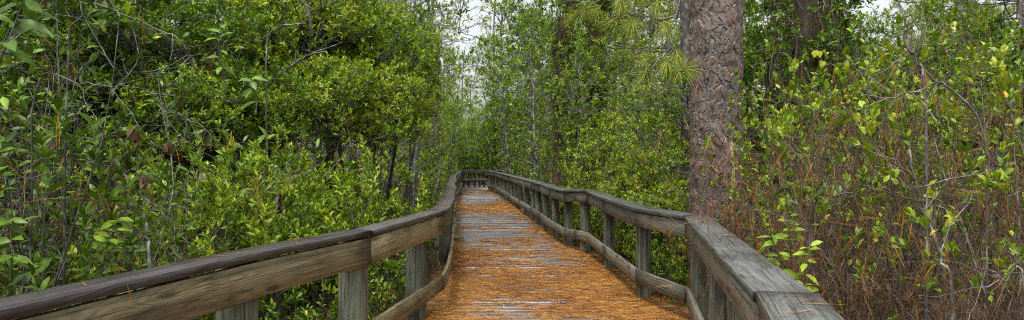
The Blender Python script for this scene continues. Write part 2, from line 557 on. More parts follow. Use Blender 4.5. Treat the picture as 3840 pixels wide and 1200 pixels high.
# railing across the far bend, where the walk turns right
FE = np.array([(px_x(1731, 39.0), 39.0, 1.0), (px_x(1760, 39.2), 39.2, .995), (px_x(1790, 39.4), 39.4, 1.0), (px_x(1828, 39.5), 39.5, 1.0), (2.0, 40.6, 1.0), (6.5, 42.2, 1.0)])
FN = normals(FE, 1)
fr = empty('railing', tuple(FE[0][:2]) + (0,), label='dark railing crossing the far end where the boardwalk bends away', category='railing')
o3 = np.array(fr.location)
beam('cap_board', FE - o3, FN, 0, .2, .955, 1.0, M_CAP, fr)
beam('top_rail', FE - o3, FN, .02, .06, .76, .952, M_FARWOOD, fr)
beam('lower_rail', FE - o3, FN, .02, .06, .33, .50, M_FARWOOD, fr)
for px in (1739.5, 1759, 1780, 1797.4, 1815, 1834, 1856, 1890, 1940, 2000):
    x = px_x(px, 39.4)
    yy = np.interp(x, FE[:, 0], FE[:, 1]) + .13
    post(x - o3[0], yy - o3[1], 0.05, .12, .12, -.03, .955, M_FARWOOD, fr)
IE = np.array([(px_x(1825, 35.6), 35.6, 1.0), (-1.05, 36.3, 1.0), (.2, 37.3, 1.0), (3.0, 38.6, 1.0), (6.5, 39.6, 1.0)])
IN_ = normals(IE, -1)
ir = empty('railing', tuple(IE[0][:2]) + (0,), label='short far railing that turns the corner at the end of the boardwalk', category='railing')
o3 = np.array(ir.location)
beam('cap_board', IE - o3, IN_, 0, .2, .955, 1.0, M_CAP, ir)
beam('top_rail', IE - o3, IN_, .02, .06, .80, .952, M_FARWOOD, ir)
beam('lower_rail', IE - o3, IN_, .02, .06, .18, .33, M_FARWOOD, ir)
for x in (-.9, .3, 1.6, 2.9, 4.2, 5.5):
    post(x - o3[0], np.interp(x, IE[:, 0], IE[:, 1]) - .15 - o3[1], .3, .13, .13, -.03, .955, M_POST, ir)


# ---------------------------------------------------------------- boardwalk deck
def xl(y):
    return np.interp(y, LD[:, 1], LD[:, 0])


def xr(y):
    return np.interp(y, RD[:, 1], RD[:, 0])


def in_walk(x, y, m=.3):
    if y < 35.6:
        return xl(y) - m - .2 < x < xr(y) + m + .2
    return -3.2 - m < x < 8 and y < 42.5


mdk, ntd, outd = new_mat('deck_boards')
N = NT(ntd)
uv = N.n('ShaderNodeUVMap', uv_map='UVMap').outputs[0]
pr = N.n('ShaderNodeAttribute', attribute_name='plank').outputs['Fac']
offv = N.n('ShaderNodeCombineXYZ', {0: N.math('MULTIPLY', pr, 61.0), 1: N.math('MULTIPLY', pr, 17.0)}).outputs[0]
bv = N.n('ShaderNodeVectorMath', {0: uv, 1: offv}, operation='ADD').outputs[0]
n1 = N.n('ShaderNodeTexNoise', {'Vector': N.n('ShaderNodeMapping', {'Vector': bv, 'Scale': (3, 120, 1)}).outputs[0], 'Scale': 1.0, 'Detail': 4.0}).outputs[0]
n2 = N.n('ShaderNodeTexNoise', {'Vector': N.n('ShaderNodeMapping', {'Vector': uv, 'Scale': (1.2, 2.0, 1)}).outputs[0], 'Scale': 1.3, 'Detail': 5.0}).outputs[0]
colr = N.ramp(n1, [(.3, (.045, .044, .047)), (.7, (.120, .122, .130))])
colr = N.mix(1.0, colr, N.ramp(pr, [(0, (.7, .7, .72)), (1, (1.2, 1.17, 1.12))]), 'MULTIPLY')
colr = N.mix(N.maprange(n2, .5, .72, 0, .55), colr, (.055, .030, .015))
rg = N.maprange(n2, .35, .65, .18, .44)
bm_ = N.n('ShaderNodeBump', {'Strength': .3, 'Distance': .003, 'Height': n1}).outputs[0]
pd = N.n('ShaderNodeBsdfPrincipled', {'Base Color': colr, 'Roughness': rg, 'Normal': bm_, 'Specular IOR Level': .55})
ntd.links.new(pd.outputs[0], outd.inputs[0])

V, Q, U, PA = [], [], [], []
y, k = -.3, 0
r = random.Random(5)
while y < 43.0:
    wd = .14
    y0, y1 = y + .003, y + wd - .003
    ex = r.uniform(-.02, .03)
    a0, a1, b0, b1 = xl(y0) - .21 - ex, xl(y1) - .21 - ex, xr(y0) + .215 + ex, xr(y1) + .215 + ex
    if y > 35.2:
        b0 = b1 = 8.0
    dz = r.uniform(-.003, .003)
    nseg = 6
    b = len(V)
    for zt in (dz, dz - .038):
        for j in range(nseg + 1):
            f = j / nseg
            V += [(a0 + (b0 - a0) * f, y0, zt), (a1 + (b1 - a1) * f, y1, zt)]
    rv = r.random()
    PA += [rv] * (4 * (nseg + 1))
    n2_ = 2 * (nseg + 1)
    fs = []
    for j in range(nseg):
        i = b + 2 * j
        fs += [(i, i + 2, i + 3, i + 1), (i, i + n2_, i + n2_ + 2, i + 2), (i + 1, i + 3, i + n2_ + 3, i + n2_ + 1)]
    fs += [(b, b + 1, b + n2_ + 1, b + n2_), (b + 2 * nseg, b + 2 * nseg + n2_, b + 2 * nseg + 1 + n2_, b + 2 * nseg + 1)]
    for q in fs:
        Q.append(q)
        U += [(V[v][0], V[v][1]) for v in q]
    y += wd
    k += 1
dk = link('boardwalk', mesh_np('boardwalk', V, [np.array(Q)], mdk, {'plank': PA}, U), kind='structure')


# ---------------------------------------------------------------- ground
def ground_z(x, y):
    x, y = np.asarray(x, float), np.asarray(y, float)
    z = GZ + .05 * np.sin(x * 1.3 + .7 * y) * np.cos(y * .9 - .4 * x) + .03 * np.sin(3.1 * x + 1) * np.sin(2.7 * y)
    z = z + .27 * np.exp(-(((x - 2.0) / .55) ** 2 + ((y - 5.9) / 1.4) ** 2))
    dy = np.clip(y, -.4, 39)
    inside = np.clip(1 - np.maximum(xl(dy) - .3 - x, x - xr(dy) - .3) / .4, 0, 1)
    deck = (x > xl(dy) - .25) & (x < xr(dy) + .25)
    z = np.where(deck, np.minimum(z, -.12), z)
    return np.where(y > 60, GZ, z)


gx = np.concatenate([[-160, -100, -60, -30], np.arange(-16, 16.01, .16), [30, 60, 100, 160]])
gy = np.concatenate([[-100, -20, -6], np.arange(-1.5, 16, .16), np.arange(16, 60, .8), [70, 100, 130, 180]])
X, Y = np.meshgrid(gx, gy)
Z = ground_z(X, Y)
nx = len(gx)
ii = (np.arange(len(gy) - 1)[:, None] * nx + np.arange(nx - 1)[None]).ravel()
mg, ntg, outg = new_mat('forest_floor')
N = NT(ntg)
tc = N.n('ShaderNodeTexCoord').outputs['Object']
a1 = N.n('ShaderNodeTexNoise', {'Vector': tc, 'Scale': 3.0, 'Detail': 8.0, 'Roughness': .7}).outputs[0]
a2 = N.n('ShaderNodeTexNoise', {'Vector': tc, 'Scale': 60.0, 'Detail': 4.0}).outputs[0]
cg = N.mix(a2, N.ramp(a1, [(.3, (.012, .009, .006)), (.55, (.045, .025, .012)), (.75, (.10, .045, .014))]), (.06, .032, .014))
pg = N.n('ShaderNodeBsdfPrincipled', {'Base Color': cg, 'Roughness': .85})
ntg.links.new(pg.outputs[0], outg.inputs[0])
link('ground', mesh_np('ground', np.stack([X, Y, Z], -1).reshape(-1, 3), [np.stack([ii, ii + 1, ii + nx + 1, ii + nx], 1)], mg, smooth=True), kind='structure')


# ---------------------------------------------------------------- plants
def wander(r, p, d, L, n, curl, up=0.0):
    pts = [np.array(p, float)]
    d = unit(np.array(d, float))
    for i in range(n - 1):
        d = unit(d + r.normal(0, curl, 3) + np.array([0, 0, up]))
        pts.append(pts[-1] + d * L / (n - 1))
    return np.array(pts), d


def perp(d):
    a = np.cross(d, [0.3, .2, 1.0] if abs(d[2]) < .9 else [1.0, .1, .2])
    a = unit(a)
    return a, np.cross(d, a)


def tones(r, n, mu, sd, dead, yellow):
    t = np.clip(r.normal(mu, sd, n), .13, .82)
    u = r.random(n)
    t = np.where(u < dead, r.uniform(0, .08, n), t)
    return np.where(u > 1 - yellow, r.uniform(.86, 1.0, n), t)


def rosette(r, T, LV, p, d, tl, P, tr=.0018):
    """a leafy twig: alternate leaves up the stem, drawn together at the tip"""
    pts, dd = wander(r, p, d, tl, 4, .16, P.get('tup', .12))
    T.add(pts, tr, tr * .6, 3)
    n = max(2, int(r.poisson(P['nl'])))
    t = np.sort(1 - r.random(n) ** 1.3 * P.get('spread', .75))
    base = np.stack([np.interp(t, np.linspace(0, 1, 4), pts[:, i]) for i in range(3)], 1)
    ax = unit(pts[-1] - pts[1])
    a, b = perp(ax)
    ph = np.arange(n) * 2.4 + r.uniform(0, 6.3)
    rad = a[None] * np.cos(ph)[:, None] + b[None] * np.sin(ph)[:, None]
    el = np.radians(P.get('open', 62) - 34 * (t - t.min()) / max(t.max() - t.min(), .01)) + r.normal(0, .2, n)
    D = ax[None] * np.cos(el)[:, None] + rad * np.sin(el)[:, None]
    D[:, 2] += P.get('lift', 0)
    Nn = ax[None] - D * (D @ ax)[:, None] + np.array([0, 0, .35])
    L = P['ll'] * r.uniform(.6, 1.15, n) * (1 - .25 * (t > .93))
    tmu = P['mu'] + r.normal(0, P.get('tsd', .10))
    tn = tones(r, n, tmu + .09 * (t - .6), P.get('sd', .06), P.get('dead', .01), P.get('yel', .008))
    LV.add(base, D, Nn, L, L * P['lw'] * r.uniform(.85, 1.15, n), tn)


def build_shrub(seed, P):
    """stems from the base that fork twice, with leafy twigs near the ends"""
    r = np.random.default_rng(seed)
    T, LV = Tubes(), Leaves()
    H = P['h']
    for i in range(P['stems']):
        a = r.uniform(0, 6.283)
        rr = P['r0'] * math.sqrt(r.random())
        base = np.array([math.cos(a) * rr, math.sin(a) * rr, -.08])
        tilt = abs(r.normal(0, P['tilt']))
        d = np.array([math.cos(a + r.normal(0, .7)) * math.sin(tilt), math.sin(a + r.normal(0, .7)) * math.sin(tilt), math.cos(tilt)])
        L = H * r.uniform(.55, 1.05)
        pts, _ = wander(r, base, d, L, 10, P['curl'], P.get('up', .05))
        r0 = P['sr'] * r.uniform(.6, 1.2)
        T.add(pts, r0, r0 * .3, 5)
        for j in range(P['br']):
            t = r.uniform(P.get('t0', .25), 1.0)
            p = np.array([np.interp(t, np.linspace(0, 1, 10), pts[:, q]) for q in range(3)])
            k = min(int(t * 9), 8)
            ax = unit(pts[k + 1] - pts[k])
            u, v = perp(ax)
            ph = r.uniform(0, 6.283)
            sp = r.uniform(.5, 1.15)
            bd = ax * math.cos(sp) + (u * math.cos(ph) + v * math.sin(ph)) * math.sin(sp)
            bl = H * P.get('bl', .3) * r.uniform(.5, 1.15) * (1.15 - .55 * t)
            bp, be = wander(r, p, bd, bl, 7, P['curl'] * 1.2, P.get('bup', .08))
            T.add(bp, r0 * .42, r0 * .16, 4)
            for q in range(P['tw']):
                t2 = r.uniform(.3, 1.0) if q else 1.0
                pp = np.array([np.interp(t2, np.linspace(0, 1, 7), bp[:, z]) for z in range(3)])
                kk = min(int(t2 * 6), 5)
                ax2 = unit(bp[kk + 1] - bp[kk])
                u2, v2 = perp(ax2)
                ph2 = r.uniform(0, 6.283)
                sp2 = r.uniform(.35, 1.0) if q else .1
                td = ax2 * math.cos(sp2) + (u2 * math.cos(ph2) + v2 * math.sin(ph2)) * math.sin(sp2) + np.array([0, 0, P.get('tlift', .3)])
                tl = P['tl'] * r.uniform(.6, 1.3)
                z = pp[2] / H
                if r.random() < P.get('leafy', 1.0) * min(1, P.get('lz0', 1.0) + z * P.get('lz1', 0.0)):
                    rosette(r, T, LV, pp, unit(td), tl, P, P.get('tr', .0018))
                else:
                    tp, _ = wander(r, pp, td, tl * 1.5, 5, .25, 0)
                    T.add(tp, P.get('tr', .0018), P.get('tr', .0018) * .6, 3)
                    for _k in range(P.get('bare', 0)):
                        t3 = r.uniform(.2, .9)
                        p3 = tp[int(t3 * 4)]
                        q3, _ = wander(r, p3, unit(r.normal(0, 1, 3) + .6 * unit(td)), tl * r.uniform(.4, 1), 4, .25, 0)
                        T.add(q3, P.get('tr', .0018) * .8, P.get('tr', .0018) * .5, 3)
    return T, LV


def build_crown(seed, P):
    """a small tree: trunk(s), boughs out to foliage clumps, leafy twigs on each clump"""
    r = np.random.default_rng(seed)
    T, LV = Tubes(), Leaves()
    H, R = P['h'], P['r']
    trunks = []
    for i in range(P.get('trunks', 1)):
        a = r.uniform(0, 6.28)
        base = np.array([math.cos(a) * .15 * (i > 0), math.sin(a) * .15 * (i > 0), -.1])
        lean = P.get('lean', .12)
        pts, _ = wander(r, base, (math.cos(a) * lean, math.sin(a) * lean, 1), H * r.uniform(.75, .95), 14, P.get('tcurl', .07), .06)
        T.add(pts, P['tr0'] * r.uniform(.75, 1.1), P['tr0'] * .22, 7)
        trunks.append(pts)
    zlo = P.get('z0', .25)
    for i in range(P['clumps']):
        f = r.random() ** P.get('zpow', .9)
        z = H * (zlo + (1 - zlo) * f)
        prof = P.get('prof', lambda f: math.sqrt(max(.02, 1 - (2 * f - .75) ** 2 * .55)))
        rad = R * prof(f) * (r.random() ** .45) * r.uniform(.75, 1.1)
        a = r.uniform(0, 6.283)
        tk = trunks[r.integers(len(trunks))]
        zb = max(z - rad * r.uniform(.1, .8), H * .08)
        k = int(np.argmin(np.abs(tk[:, 2] - zb)))
        p0 = tk[k]
        c = np.array([tk[k, 0] + math.cos(a) * rad, tk[k, 1] + math.sin(a) * rad, z])
        mid = (p0 + c) / 2 + r.normal(0, .08, 3) * rad + np.array([0, 0, .12 * rad])
        s = np.linspace(0, 1, 7)[:, None]
        bp = p0 * (1 - s) ** 2 + 2 * mid * s * (1 - s) + c * s * s + np.vstack([np.zeros(3), r.normal(0, .03, (6, 3))]) * (rad * .6 + .1)
        br = P['tr0'] * r.uniform(.16, .3)
        T.add(bp, br, br * .3, 4)
        out = unit(c - tk[min(k, len(tk) - 1)] + np.array([0, 0, .25 * rad + .05]))
        cr = P['cr'] * r.uniform(.6, 1.25)
        cmu = r.normal(0, P.get('csd', .07))
        Pc = dict(P)
        Pc['mu'] = P['mu'] + cmu
        for q in range(P['tw']):
            e = unit(r.normal(0, 1, 3) + out * .5 + np.array([0, 0, .35]))
            sp = bp[-1 - int(r.integers(0, 3))]
            p1 = sp + e * cr * r.uniform(.15, .7) * np.array([1, 1, P.get('flat', .6)])
            T.add(np.array([sp, (sp + p1) / 2 + r.normal(0, .02, 3), p1]), .004, .0022, 3)
            rosette(r, T, LV, p1, unit(e + np.array([0, 0, P.get('tlift', .55)])), P['tl'] * r.uniform(.6, 1.25), Pc, P.get('tr', .002))
    return T, LV


def mk(kind, seed, P, stem_mat=M_STEM_DARK, leaf_mat=M_LEAF, hi=True):
    T, LV = (build_crown if 'clumps' in P else build_shrub)(seed, P)
    r = np.random.default_rng(seed + 999)
    return dict(stems=T.mesh('stems', stem_mat), foliage=LV.mesh('foliage', leaf_mat, r, hi), pts=np.concatenate([p[1:] for p in T.pts]), n=LV.count())


VINE_P = dict(nl=8, ll=.095, lw=.36, mu=.42)


def mk_vine_trunk(seed, H, R, nleaf, spread, mu=.45, strands=150, rr=.19):
    """a trunk wrapped in hanging brown vine stems, with leafy vine shoots standing off it"""
    r = np.random.default_rng(seed)
    TK, VN, LV, LT = Tubes(), Tubes(), Leaves(), Tubes()
    pts, _ = wander(r, (0, 0, -.1), (0.02, 0.03, 1), H, 12, .02, .03)
    TK.add(pts, rr, rr * .7, 12)
    zz = pts[:, 2]

    def on(z):
        return np.array([np.interp(z, zz, pts[:, i]) for i in range(3)])
    for i in range(strands):
        z1 = r.uniform(.12 * H, H)
        L = r.uniform(.6, 2.4)
        a = r.uniform(0, 6.283)
        off = rr * r.uniform(.9, 2.6)
        q = []
        n = 8
        for k in range(n):
            z = max(z1 - L * k / (n - 1), 0)
            c = on(z)
            a += r.normal(0, .12)
            q.append([c[0] + math.cos(a) * off, c[1] + math.sin(a) * off, z])
            off = max(rr * .9, off + r.normal(0, .03))
        w_ = r.uniform(.003, .009)
        VN.add(np.array(q), w_, w_ * .6, 3)
    P = dict(VINE_P)
    P['mu'] = mu
    P['dead'] = .02
    nb = 0
    while LV.count() < nleaf:
        z = H * r.random() ** .8
        a = r.uniform(0, 6.283)
        c = on(z)
        rad = rr + spread * r.random() ** 1.6 * (.55 + .45 * math.sin(z * 2.3 + seed))
        p0 = c + np.array([math.cos(a) * rr, math.sin(a) * rr, 0])
        p1 = c + np.array([math.cos(a) * rad, math.sin(a) * rad, r.normal(0, .12)])
        LT.add(np.array([p0, (p0 + p1) / 2 + [0, 0, .06], p1]), .006, .003, 3)
        for q in range(5):
            e = unit(r.normal(0, 1, 3) + np.array([math.cos(a), math.sin(a), .3]) * .8)
            rosette(r, LT, LV, p1 + e * .1 * r.random(), e, .14 * r.uniform(.7, 1.4), P)
    return dict(trunk=TK.mesh('trunk', M_VINE), vines=VN.mesh('vines', M_VINE), stems=LT.mesh('stems', M_VINE), foliage=LV.mesh('foliage', M_LEAF, r, True), pts=np.concatenate([p for p in VN.pts]))


def tuft(r, p, d, n, L, W, tone_mu, bag, droop=.35, open_=1.0):
    """long pine needles fanned round a twig end"""
    d = unit(d)
    a, b = perp(d)
    ph = r.uniform(0, 6.283, n)
    el = np.abs(r.normal(.0, .62 * open_, n)) + .15
    D = d[None] * np.cos(el)[:, None] + (a[None] * np.cos(ph)[:, None] + b[None] * np.sin(ph)[:, None]) * np.sin(el)[:, None]
    D1 = unit(D + np.array([0, 0, -droop]) * r.uniform(.5, 1.5, (n, 1)))
    base = p[None] - d[None] * (r.random(n) * .07)[:, None]
    tn = np.clip(r.normal(tone_mu, .17, n), .2, 1)
    tn = np.where(r.random(n) < .06, r.uniform(0, .1, n), tn)
    bag.append((base, D, D1, L * r.uniform(.75, 1.1, n), np.full(n, W), tn))


def bag_mesh(name, bag, mat):
    return ribbons(name, *[np.concatenate([b[i] for b in bag]) for i in range(6)], mat)


def mk_pine(seed, H, r0, nb, zlo, W, nn=26, tufts=7, spread=2.2):
    r = np.random.default_rng(seed)
    TK, BR, bag = Tubes(), Tubes(), []
    pts, _ = wander(r, (0, 0, -.1), (r.normal(0, .02), r.normal(0, .02), 1), H, 16, .015, .02)
    TK.add(pts, r0, r0 * .35, 10)
    for i in range(nb):
        z = H * (zlo + (1 - zlo) * r.random())
        c = np.array([np.interp(z, pts[:, 2], pts[:, q]) for q in range(3)])
        a = r.uniform(0, 6.283)
        L = spread * r.uniform(.5, 1.1) * (1.15 - .6 * (z / H))
        bp, be = wander(r, c, (math.cos(a), math.sin(a), r.uniform(-.25, .35)), L, 7, .16, .03)
        BR.add(bp, .022, .008, 4)
        for q in range(tufts):
            t = r.uniform(.35, 1) if q else 1
            p = np.array([np.interp(t, np.linspace(0, 1, 7), bp[:, j]) for j in range(3)])
            d = unit(be + r.normal(0, .6, 3) + np.array([0, 0, .25]))
            e = p + d * r.uniform(.1, .4)
            BR.add(np.array([p, (p + e) / 2, e]), .007, .004, 3)
            tuft(r, e, d, nn, .24, W, .62, bag)
    return dict(trunk=TK.mesh('trunk', M_STEM_GREY), branch=BR.mesh('branch', M_STEM_DARK), needles=bag_mesh('needles', bag, M_NEEDLE_GREEN))


P_NEAR = dict(h=2.9, stems=11, r0=.35, tilt=.34, curl=.10, up=.03, sr=.010, br=9, tw=4, tl=.17, bl=.27, nl=5, ll=.10, lw=.36, mu=.41, tsd=.14, dead=.02, yel=.012, leafy=.62, bare=2, open=66, tr=.0018)
P_LOW = dict(h=1.95, stems=15, r0=.32, tilt=.30, curl=.07, sr=.008, br=6, tw=5, tl=.15, bl=.30, t0=.3, nl=9, ll=.082, lw=.32, mu=.70, tsd=.09, lift=.22, dead=.006, yel=.006, leafy=.97, tlift=.6, open=58)
P_BUSH = dict(h=4.4, r=1.75, trunks=3, lean=.28, tr0=.05, clumps=95, z0=.69, zpow=.75, cr=.40, flat=.45, tw=19, tl=.14, nl=9, ll=.085, lw=.36, mu=.68, csd=.12, tsd=.05, dead=.006, yel=.004, lift=.15)
P_BACK = dict(P_BUSH, z0=.22, r=1.4, clumps=100, mu=.46)
P_SLIM = dict(h=7.0, r=1.25, trunks=2, lean=.12, tr0=.05, clumps=70, z0=.16, cr=.42, flat=.7, tw=6, tl=.16, nl=7, ll=.09, lw=.40, mu=.64, csd=.09, tsd=.09, dead=.03, yel=.10, lift=.05)
P_GLOSS = dict(h=5.6, r=1.3, trunks=2, lean=.14, tr0=.06, clumps=84, z0=.10, cr=.45, flat=.55, tw=8, tl=.16, nl=10, ll=.11, lw=.32, mu=.57, csd=.09, tsd=.06, dead=.012, yel=.004)
P_MID = dict(h=2.5, r=1.0, trunks=4, lean=.4, tr0=.022, clumps=66, z0=.06, cr=.32, flat=.6, tw=11, tl=.12, nl=9, ll=.066, lw=.38, mu=.72, csd=.06, tsd=.06, dead=.006, yel=.012, lift=.2)
P_TWIG = dict(h=2.9, stems=12, r0=.38, tilt=.24, curl=.085, up=.04, sr=.009, br=9, tw=4, tl=.17, bl=.24, t0=.12, nl=6, ll=.060, lw=.50, mu=.66, tsd=.08, dead=.015, yel=.03, leafy=1.0, lz0=-.26, lz1=1.16, bare=4, open=50, tlift=.35, tr=.0013)
P_UNDER = dict(h=.95, stems=12, r0=.3, tilt=.4, curl=.08, sr=.005, br=4, tw=4, tl=.11, bl=.34, nl=7, ll=.06, lw=.36, mu=.48, tsd=.1, dead=.03, yel=.02, leafy=.9, open=60)
P_FAR = dict(h=9.0, r=2.3, trunks=2, lean=.08, tr0=.11, clumps=110, z0=.05, cr=.8, flat=.7, tw=9, tl=.3, nl=9, ll=.17, lw=.42, mu=.66, csd=.1, tsd=.07, dead=.012, yel=.012, tr=.004)
P_FARLOW = dict(h=3.6, r=1.7, trunks=3, lean=.3, tr0=.05, clumps=70, z0=.03, cr=.55, flat=.7, tw=9, tl=.22, nl=9, ll=.12, lw=.42, mu=.62, csd=.1, tsd=.07, dead=.01, yel=.01, tr=.003)

PROTO = {
    'near': [mk('near', 11 + i, P_NEAR) for i in range(3)],
    'low': [mk('low', 31 + i, P_LOW) for i in range(3)],
    'bush': [mk('bush', 51 + i, P_BUSH) for i in range(3)],
    'back': [mk('back', 61 + i, P_BACK) for i in range(2)],
    'slim': [mk('slim', 71 + i, P_SLIM, M_STEM_GREY) for i in range(2)],
    'gloss': [mk('gloss', 91 + i, P_GLOSS, M_STEM_GREY) for i in range(2)],
    'mid': [mk('mid', 111 + i, P_MID) for i in range(3)],
    'twig': [mk('twig', 131 + i, P_TWIG, M_STEM_TWIG) for i in range(3)],
    'under': [mk('under', 151 + i, P_UNDER) for i in range(2)],
    'far': [mk('far', 171 + i, P_FAR, M_STEM_GREY, M_LEAF_FAR_HAZE, False) for i in range(3)],
    'farlow': [mk('farlow', 191 + i, P_FARLOW, M_STEM_GREY, M_LEAF_FAR_HAZE, False) for i in range(2)],
    'vine': [mk_vine_trunk(211, 6.5, .2, 15000, 1.7, .56, 520, .12), mk_vine_trunk(212, 6.5, .2, 12000, 1.5, .54, 480, .11)],
    'darkvine': [mk_vine_trunk(213, 5.2, .22, 13000, 1.25, .50, 380, .18)],
    'pine': [mk_pine(231, 13, .13, 75, .16, .007), mk_pine(232, 14, .11, 70, .2, .007)],
}
print('leaf counts', {k: [p.get('n') for p in v] for k, v in PROTO.items()})

ORD = ['first', 'second', 'third', 'fourth', 'fifth', 'sixth', 'seventh', 'eighth', 'ninth', 'tenth', 'eleventh', 'twelfth', 'thirteenth', 'fourteenth',
       'fifteenth', 'sixteenth', 'seventeenth', 'eighteenth', 'nineteenth', 'twentieth', 'twenty-first', 'twenty-second', 'twenty-third', 'twenty-fourth',
       'twenty-fifth', 'twenty-sixth', 'twenty-seventh', 'twenty-eighth', 'twenty-ninth', 'thirtieth']
PLACED = []
CNT = {}


def place(kind, name, cat, px, d, s, label, group=None, rz=None, x=None, z=None):
    i = CNT.get(kind, 0)
    CNT[kind] = i + 1
    P = PROTO[kind][i % len(PROTO[kind])]
    x = px_x(px, d) if x is None else x
    zz = float(ground_z(x, d)) if z is None else z
    rz = random.uniform(0, 6.283) if rz is None else rz
    root = empty(name, (x, d, zz), rz, s, label=label, category=cat)
    if group:
        root['group'] = group
    for part in ('trunk', 'branch', 'stems', 'vines', 'foliage', 'needles'):
        if part in P:
            me = trimmed(P[part], x, d, zz, rz, s)
            if me:
                link(part, me, root)
    PLACED.append((kind, x, d, zz, rz, s, P))
    return root


def row(kind, name, cat, spots, label, group):
    """spots (px, d, scale); label holds {o}, the place in the row from the left"""
    order = sorted(range(len(spots)), key=lambda i: spots[i][0])
    for rank, i in enumerate(order):
        place(kind, name, cat, *spots[i], label.format(o=ORD[rank]), group)


# --- left of the walk
row('near', 'leafy_shrub', 'shrub', [(-60, 3.3, .95), (170, 3.9, .98), (330, 3.6, .62), (440, 4.4, .62), (-160, 4.6, 1.05), (600, 4.9, .62), (110, 5.4, 1.08), (330, 5.6, .95)],
    'tangled olive shrub with bare dark twigs by the left railing, {o} from left', 'tangled shrubs behind the left railing')
row('back', 'tall_shrub', 'shrub', [(-420, 7.0, .95), (-100, 7.0, 1.0), (190, 7.4, .95), (440, 7.6, .80), (30, 9.6, 1.2), (330, 9.8, 1.2)],
    'tall dark shrub at the back of the left thicket, {o} from the left', 'tall shrubs at the back of the left thicket')
row('low', 'lance_leaf_shrub', 'shrub', [(690, 5.0, .84), (850, 5.6, .90), (1000, 5.9, .93), (1130, 6.6, .95), (1260, 7.0, .90), (1385, 8.0, .86), (940, 6.8, .98), (1200, 8.2, .96), (720, 6.3, .95), (1460, 9.4, .84)],
    'low bright green narrow leaved shrub along the left railing, {o} from the left', 'low bright shrubs along the left railing')
row('under', 'small_shrub', 'shrub', [(760, 4.3, 1.0), (980, 4.7, 1.0), (1180, 4.9, .95), (1300, 5.3, 1.0), (1420, 5.8, 1.0), (1500, 6.6, 1.0), (1540, 7.6, 1.0), (560, 3.9, 1.0), (1600, 9.5, 1.0), (1610, 11.5, 1.05)],
    'knee high leafy plant seen under the left railing, {o} from the left', 'small plants under the left railing')
row('bush', 'round_bush', 'bush', [(700, 7.6, .60), (900, 8.2, .64), (1130, 8.4, .66), (1340, 9.0, .68), (780, 9.6, .88), (1010, 10.0, .95), (1250, 10.4, .98), (1430, 11.2, .92), (600, 9.0, .80)],
    'big glossy green bush bulging above the low shrubs, {o} from the left', 'big bushes in the middle of the left side')
row('slim', 'slender_tree', 'tree', [(1530, 12.5, .80), (1565, 15.0, .90), (1490, 14.5, 1.0), (1400, 17.0, 1.2), (1600, 22.0, 1.15), (1645, 26.0, .95), (1590, 18.0, 1.0)],
    'slender pale yellowing tree beside the sky gap, {o} from the left', 'slender yellowing trees left of the sky gap')
row('farlow', 'roadside_bush', 'bush', [(1600, 18, .85), (1640, 23, .85), (1655, 29, .9), (1570, 22, 1.1), (1675, 35, 1.0)],
    'grey green bush leaning over the distant left railing, {o} from the left', 'bushes along the distant left railing')
# --- far end
row('farlow', 'far_bush', 'bush', [(1650, 32, 1.2), (1662, 39, 1.5), (1690, 45, 1.5), (1745, 46, 1.1), (1795, 47, 1.1), (1850, 46, 1.3), (1900, 45, 1.5), (1960, 46, 1.6), (1720, 52, 1.35), (1830, 53, 1.4)],
    'soft grey green bush beyond the railing at the far bend, {o} from the left', 'bushes beyond the far bend')
row('far', 'forest_tree', 'tree', [(1545, 34, 1.0), (1655, 47, .72), (1480, 28, .95), (1300, 26, .95), (1100, 24, .95), (850, 22, .95), (560, 20, .9), (250, 19, .9), (-100, 18, .9), (1640, 42, .95), (1900, 44, 1.1), (1900, 52, .95), (1960, 48, 1.0)],
    'broad leaved forest tree far behind the left bushes, {o} from the left', 'forest trees behind the left side and the far bend')
# --- right of the walk
row('gloss', 'glossy_tree', 'tree', [(1950, 31, 1.7), (1985, 26, 1.45), (2040, 21.5, 1.2), (1995, 36, 1.9), (1955, 23.5, .75), (1900, 33, .9), (2095, 14.0, .74), (2205, 14.6, .80), (2010, 18.5, .72)],
    'glossy leaved tree by the distant right railing, {o} from the left', 'glossy trees along the distant right railing')
place('vine', 'vine_covered_tree', 'tree', 2085, 15.5, 1.0, 'tall trunk hung with brown vines and leaf clusters right of the sky gap')
place('vine', 'vine_covered_tree', 'tree', 2195, 16.5, 1.05, 'slimmer vine hung trunk standing just right of the other vine hung trunk')
row('mid', 'bright_bush', 'bush', [(2190, 12.3, .66), (2275, 11.4, .78), (2360, 10.4, .82), (2470, 9.4, .78), (2540, 10.6, .98), (2610, 9.2, .80), (2310, 13.0, 1.05), (2430, 12.5, 1.1), (2400, 9.9, .62), (2330, 11.0, .66), (2520, 8.9, .62), (2110, 13.4, .95), (2060, 16.5, .9), (2200, 14.0, 1.1)],
    'rounded bright yellow green bush behind the right railing, {o} from the left', 'bright bushes behind the right railing')
row('slim', 'thin_tree', 'tree', [(2300, 16.5, .85), (2420, 18.0, .95), (2540, 15.5, .80), (2360, 14.5, .62), (2480, 13.8, .58)],
    'thin airy tree between vine hung trunks and big pine, {o} from left', 'thin trees between the vine trunks and the pine')
row('pine', 'background_pine', 'pine tree', [(2490, 21, .9), (2380, 27, 1.0), (2270, 31, 1.0), (1600, 30, .9), (1470, 36, 1.0), (2620, 24, 1.0), (3480, 20, .9), (3700, 17, .9), (1765, 70, .75), (1180, 30, 1.0), (2440, 19, .9), (2320, 22, .95), (1860, 48, 1.0), (1735, 58, .8), (3620, 15, .8), (3830, 13, .75), (3900, 19, 1.0)],
    'tall thin pale green pine in the background, {o} from the left', 'pines in the background')
place('darkvine', 'vine_covered_tree', 'tree', 3010, 8.4, 1.0, 'thick dark trunk smothered in leafy vines right of the big pine')
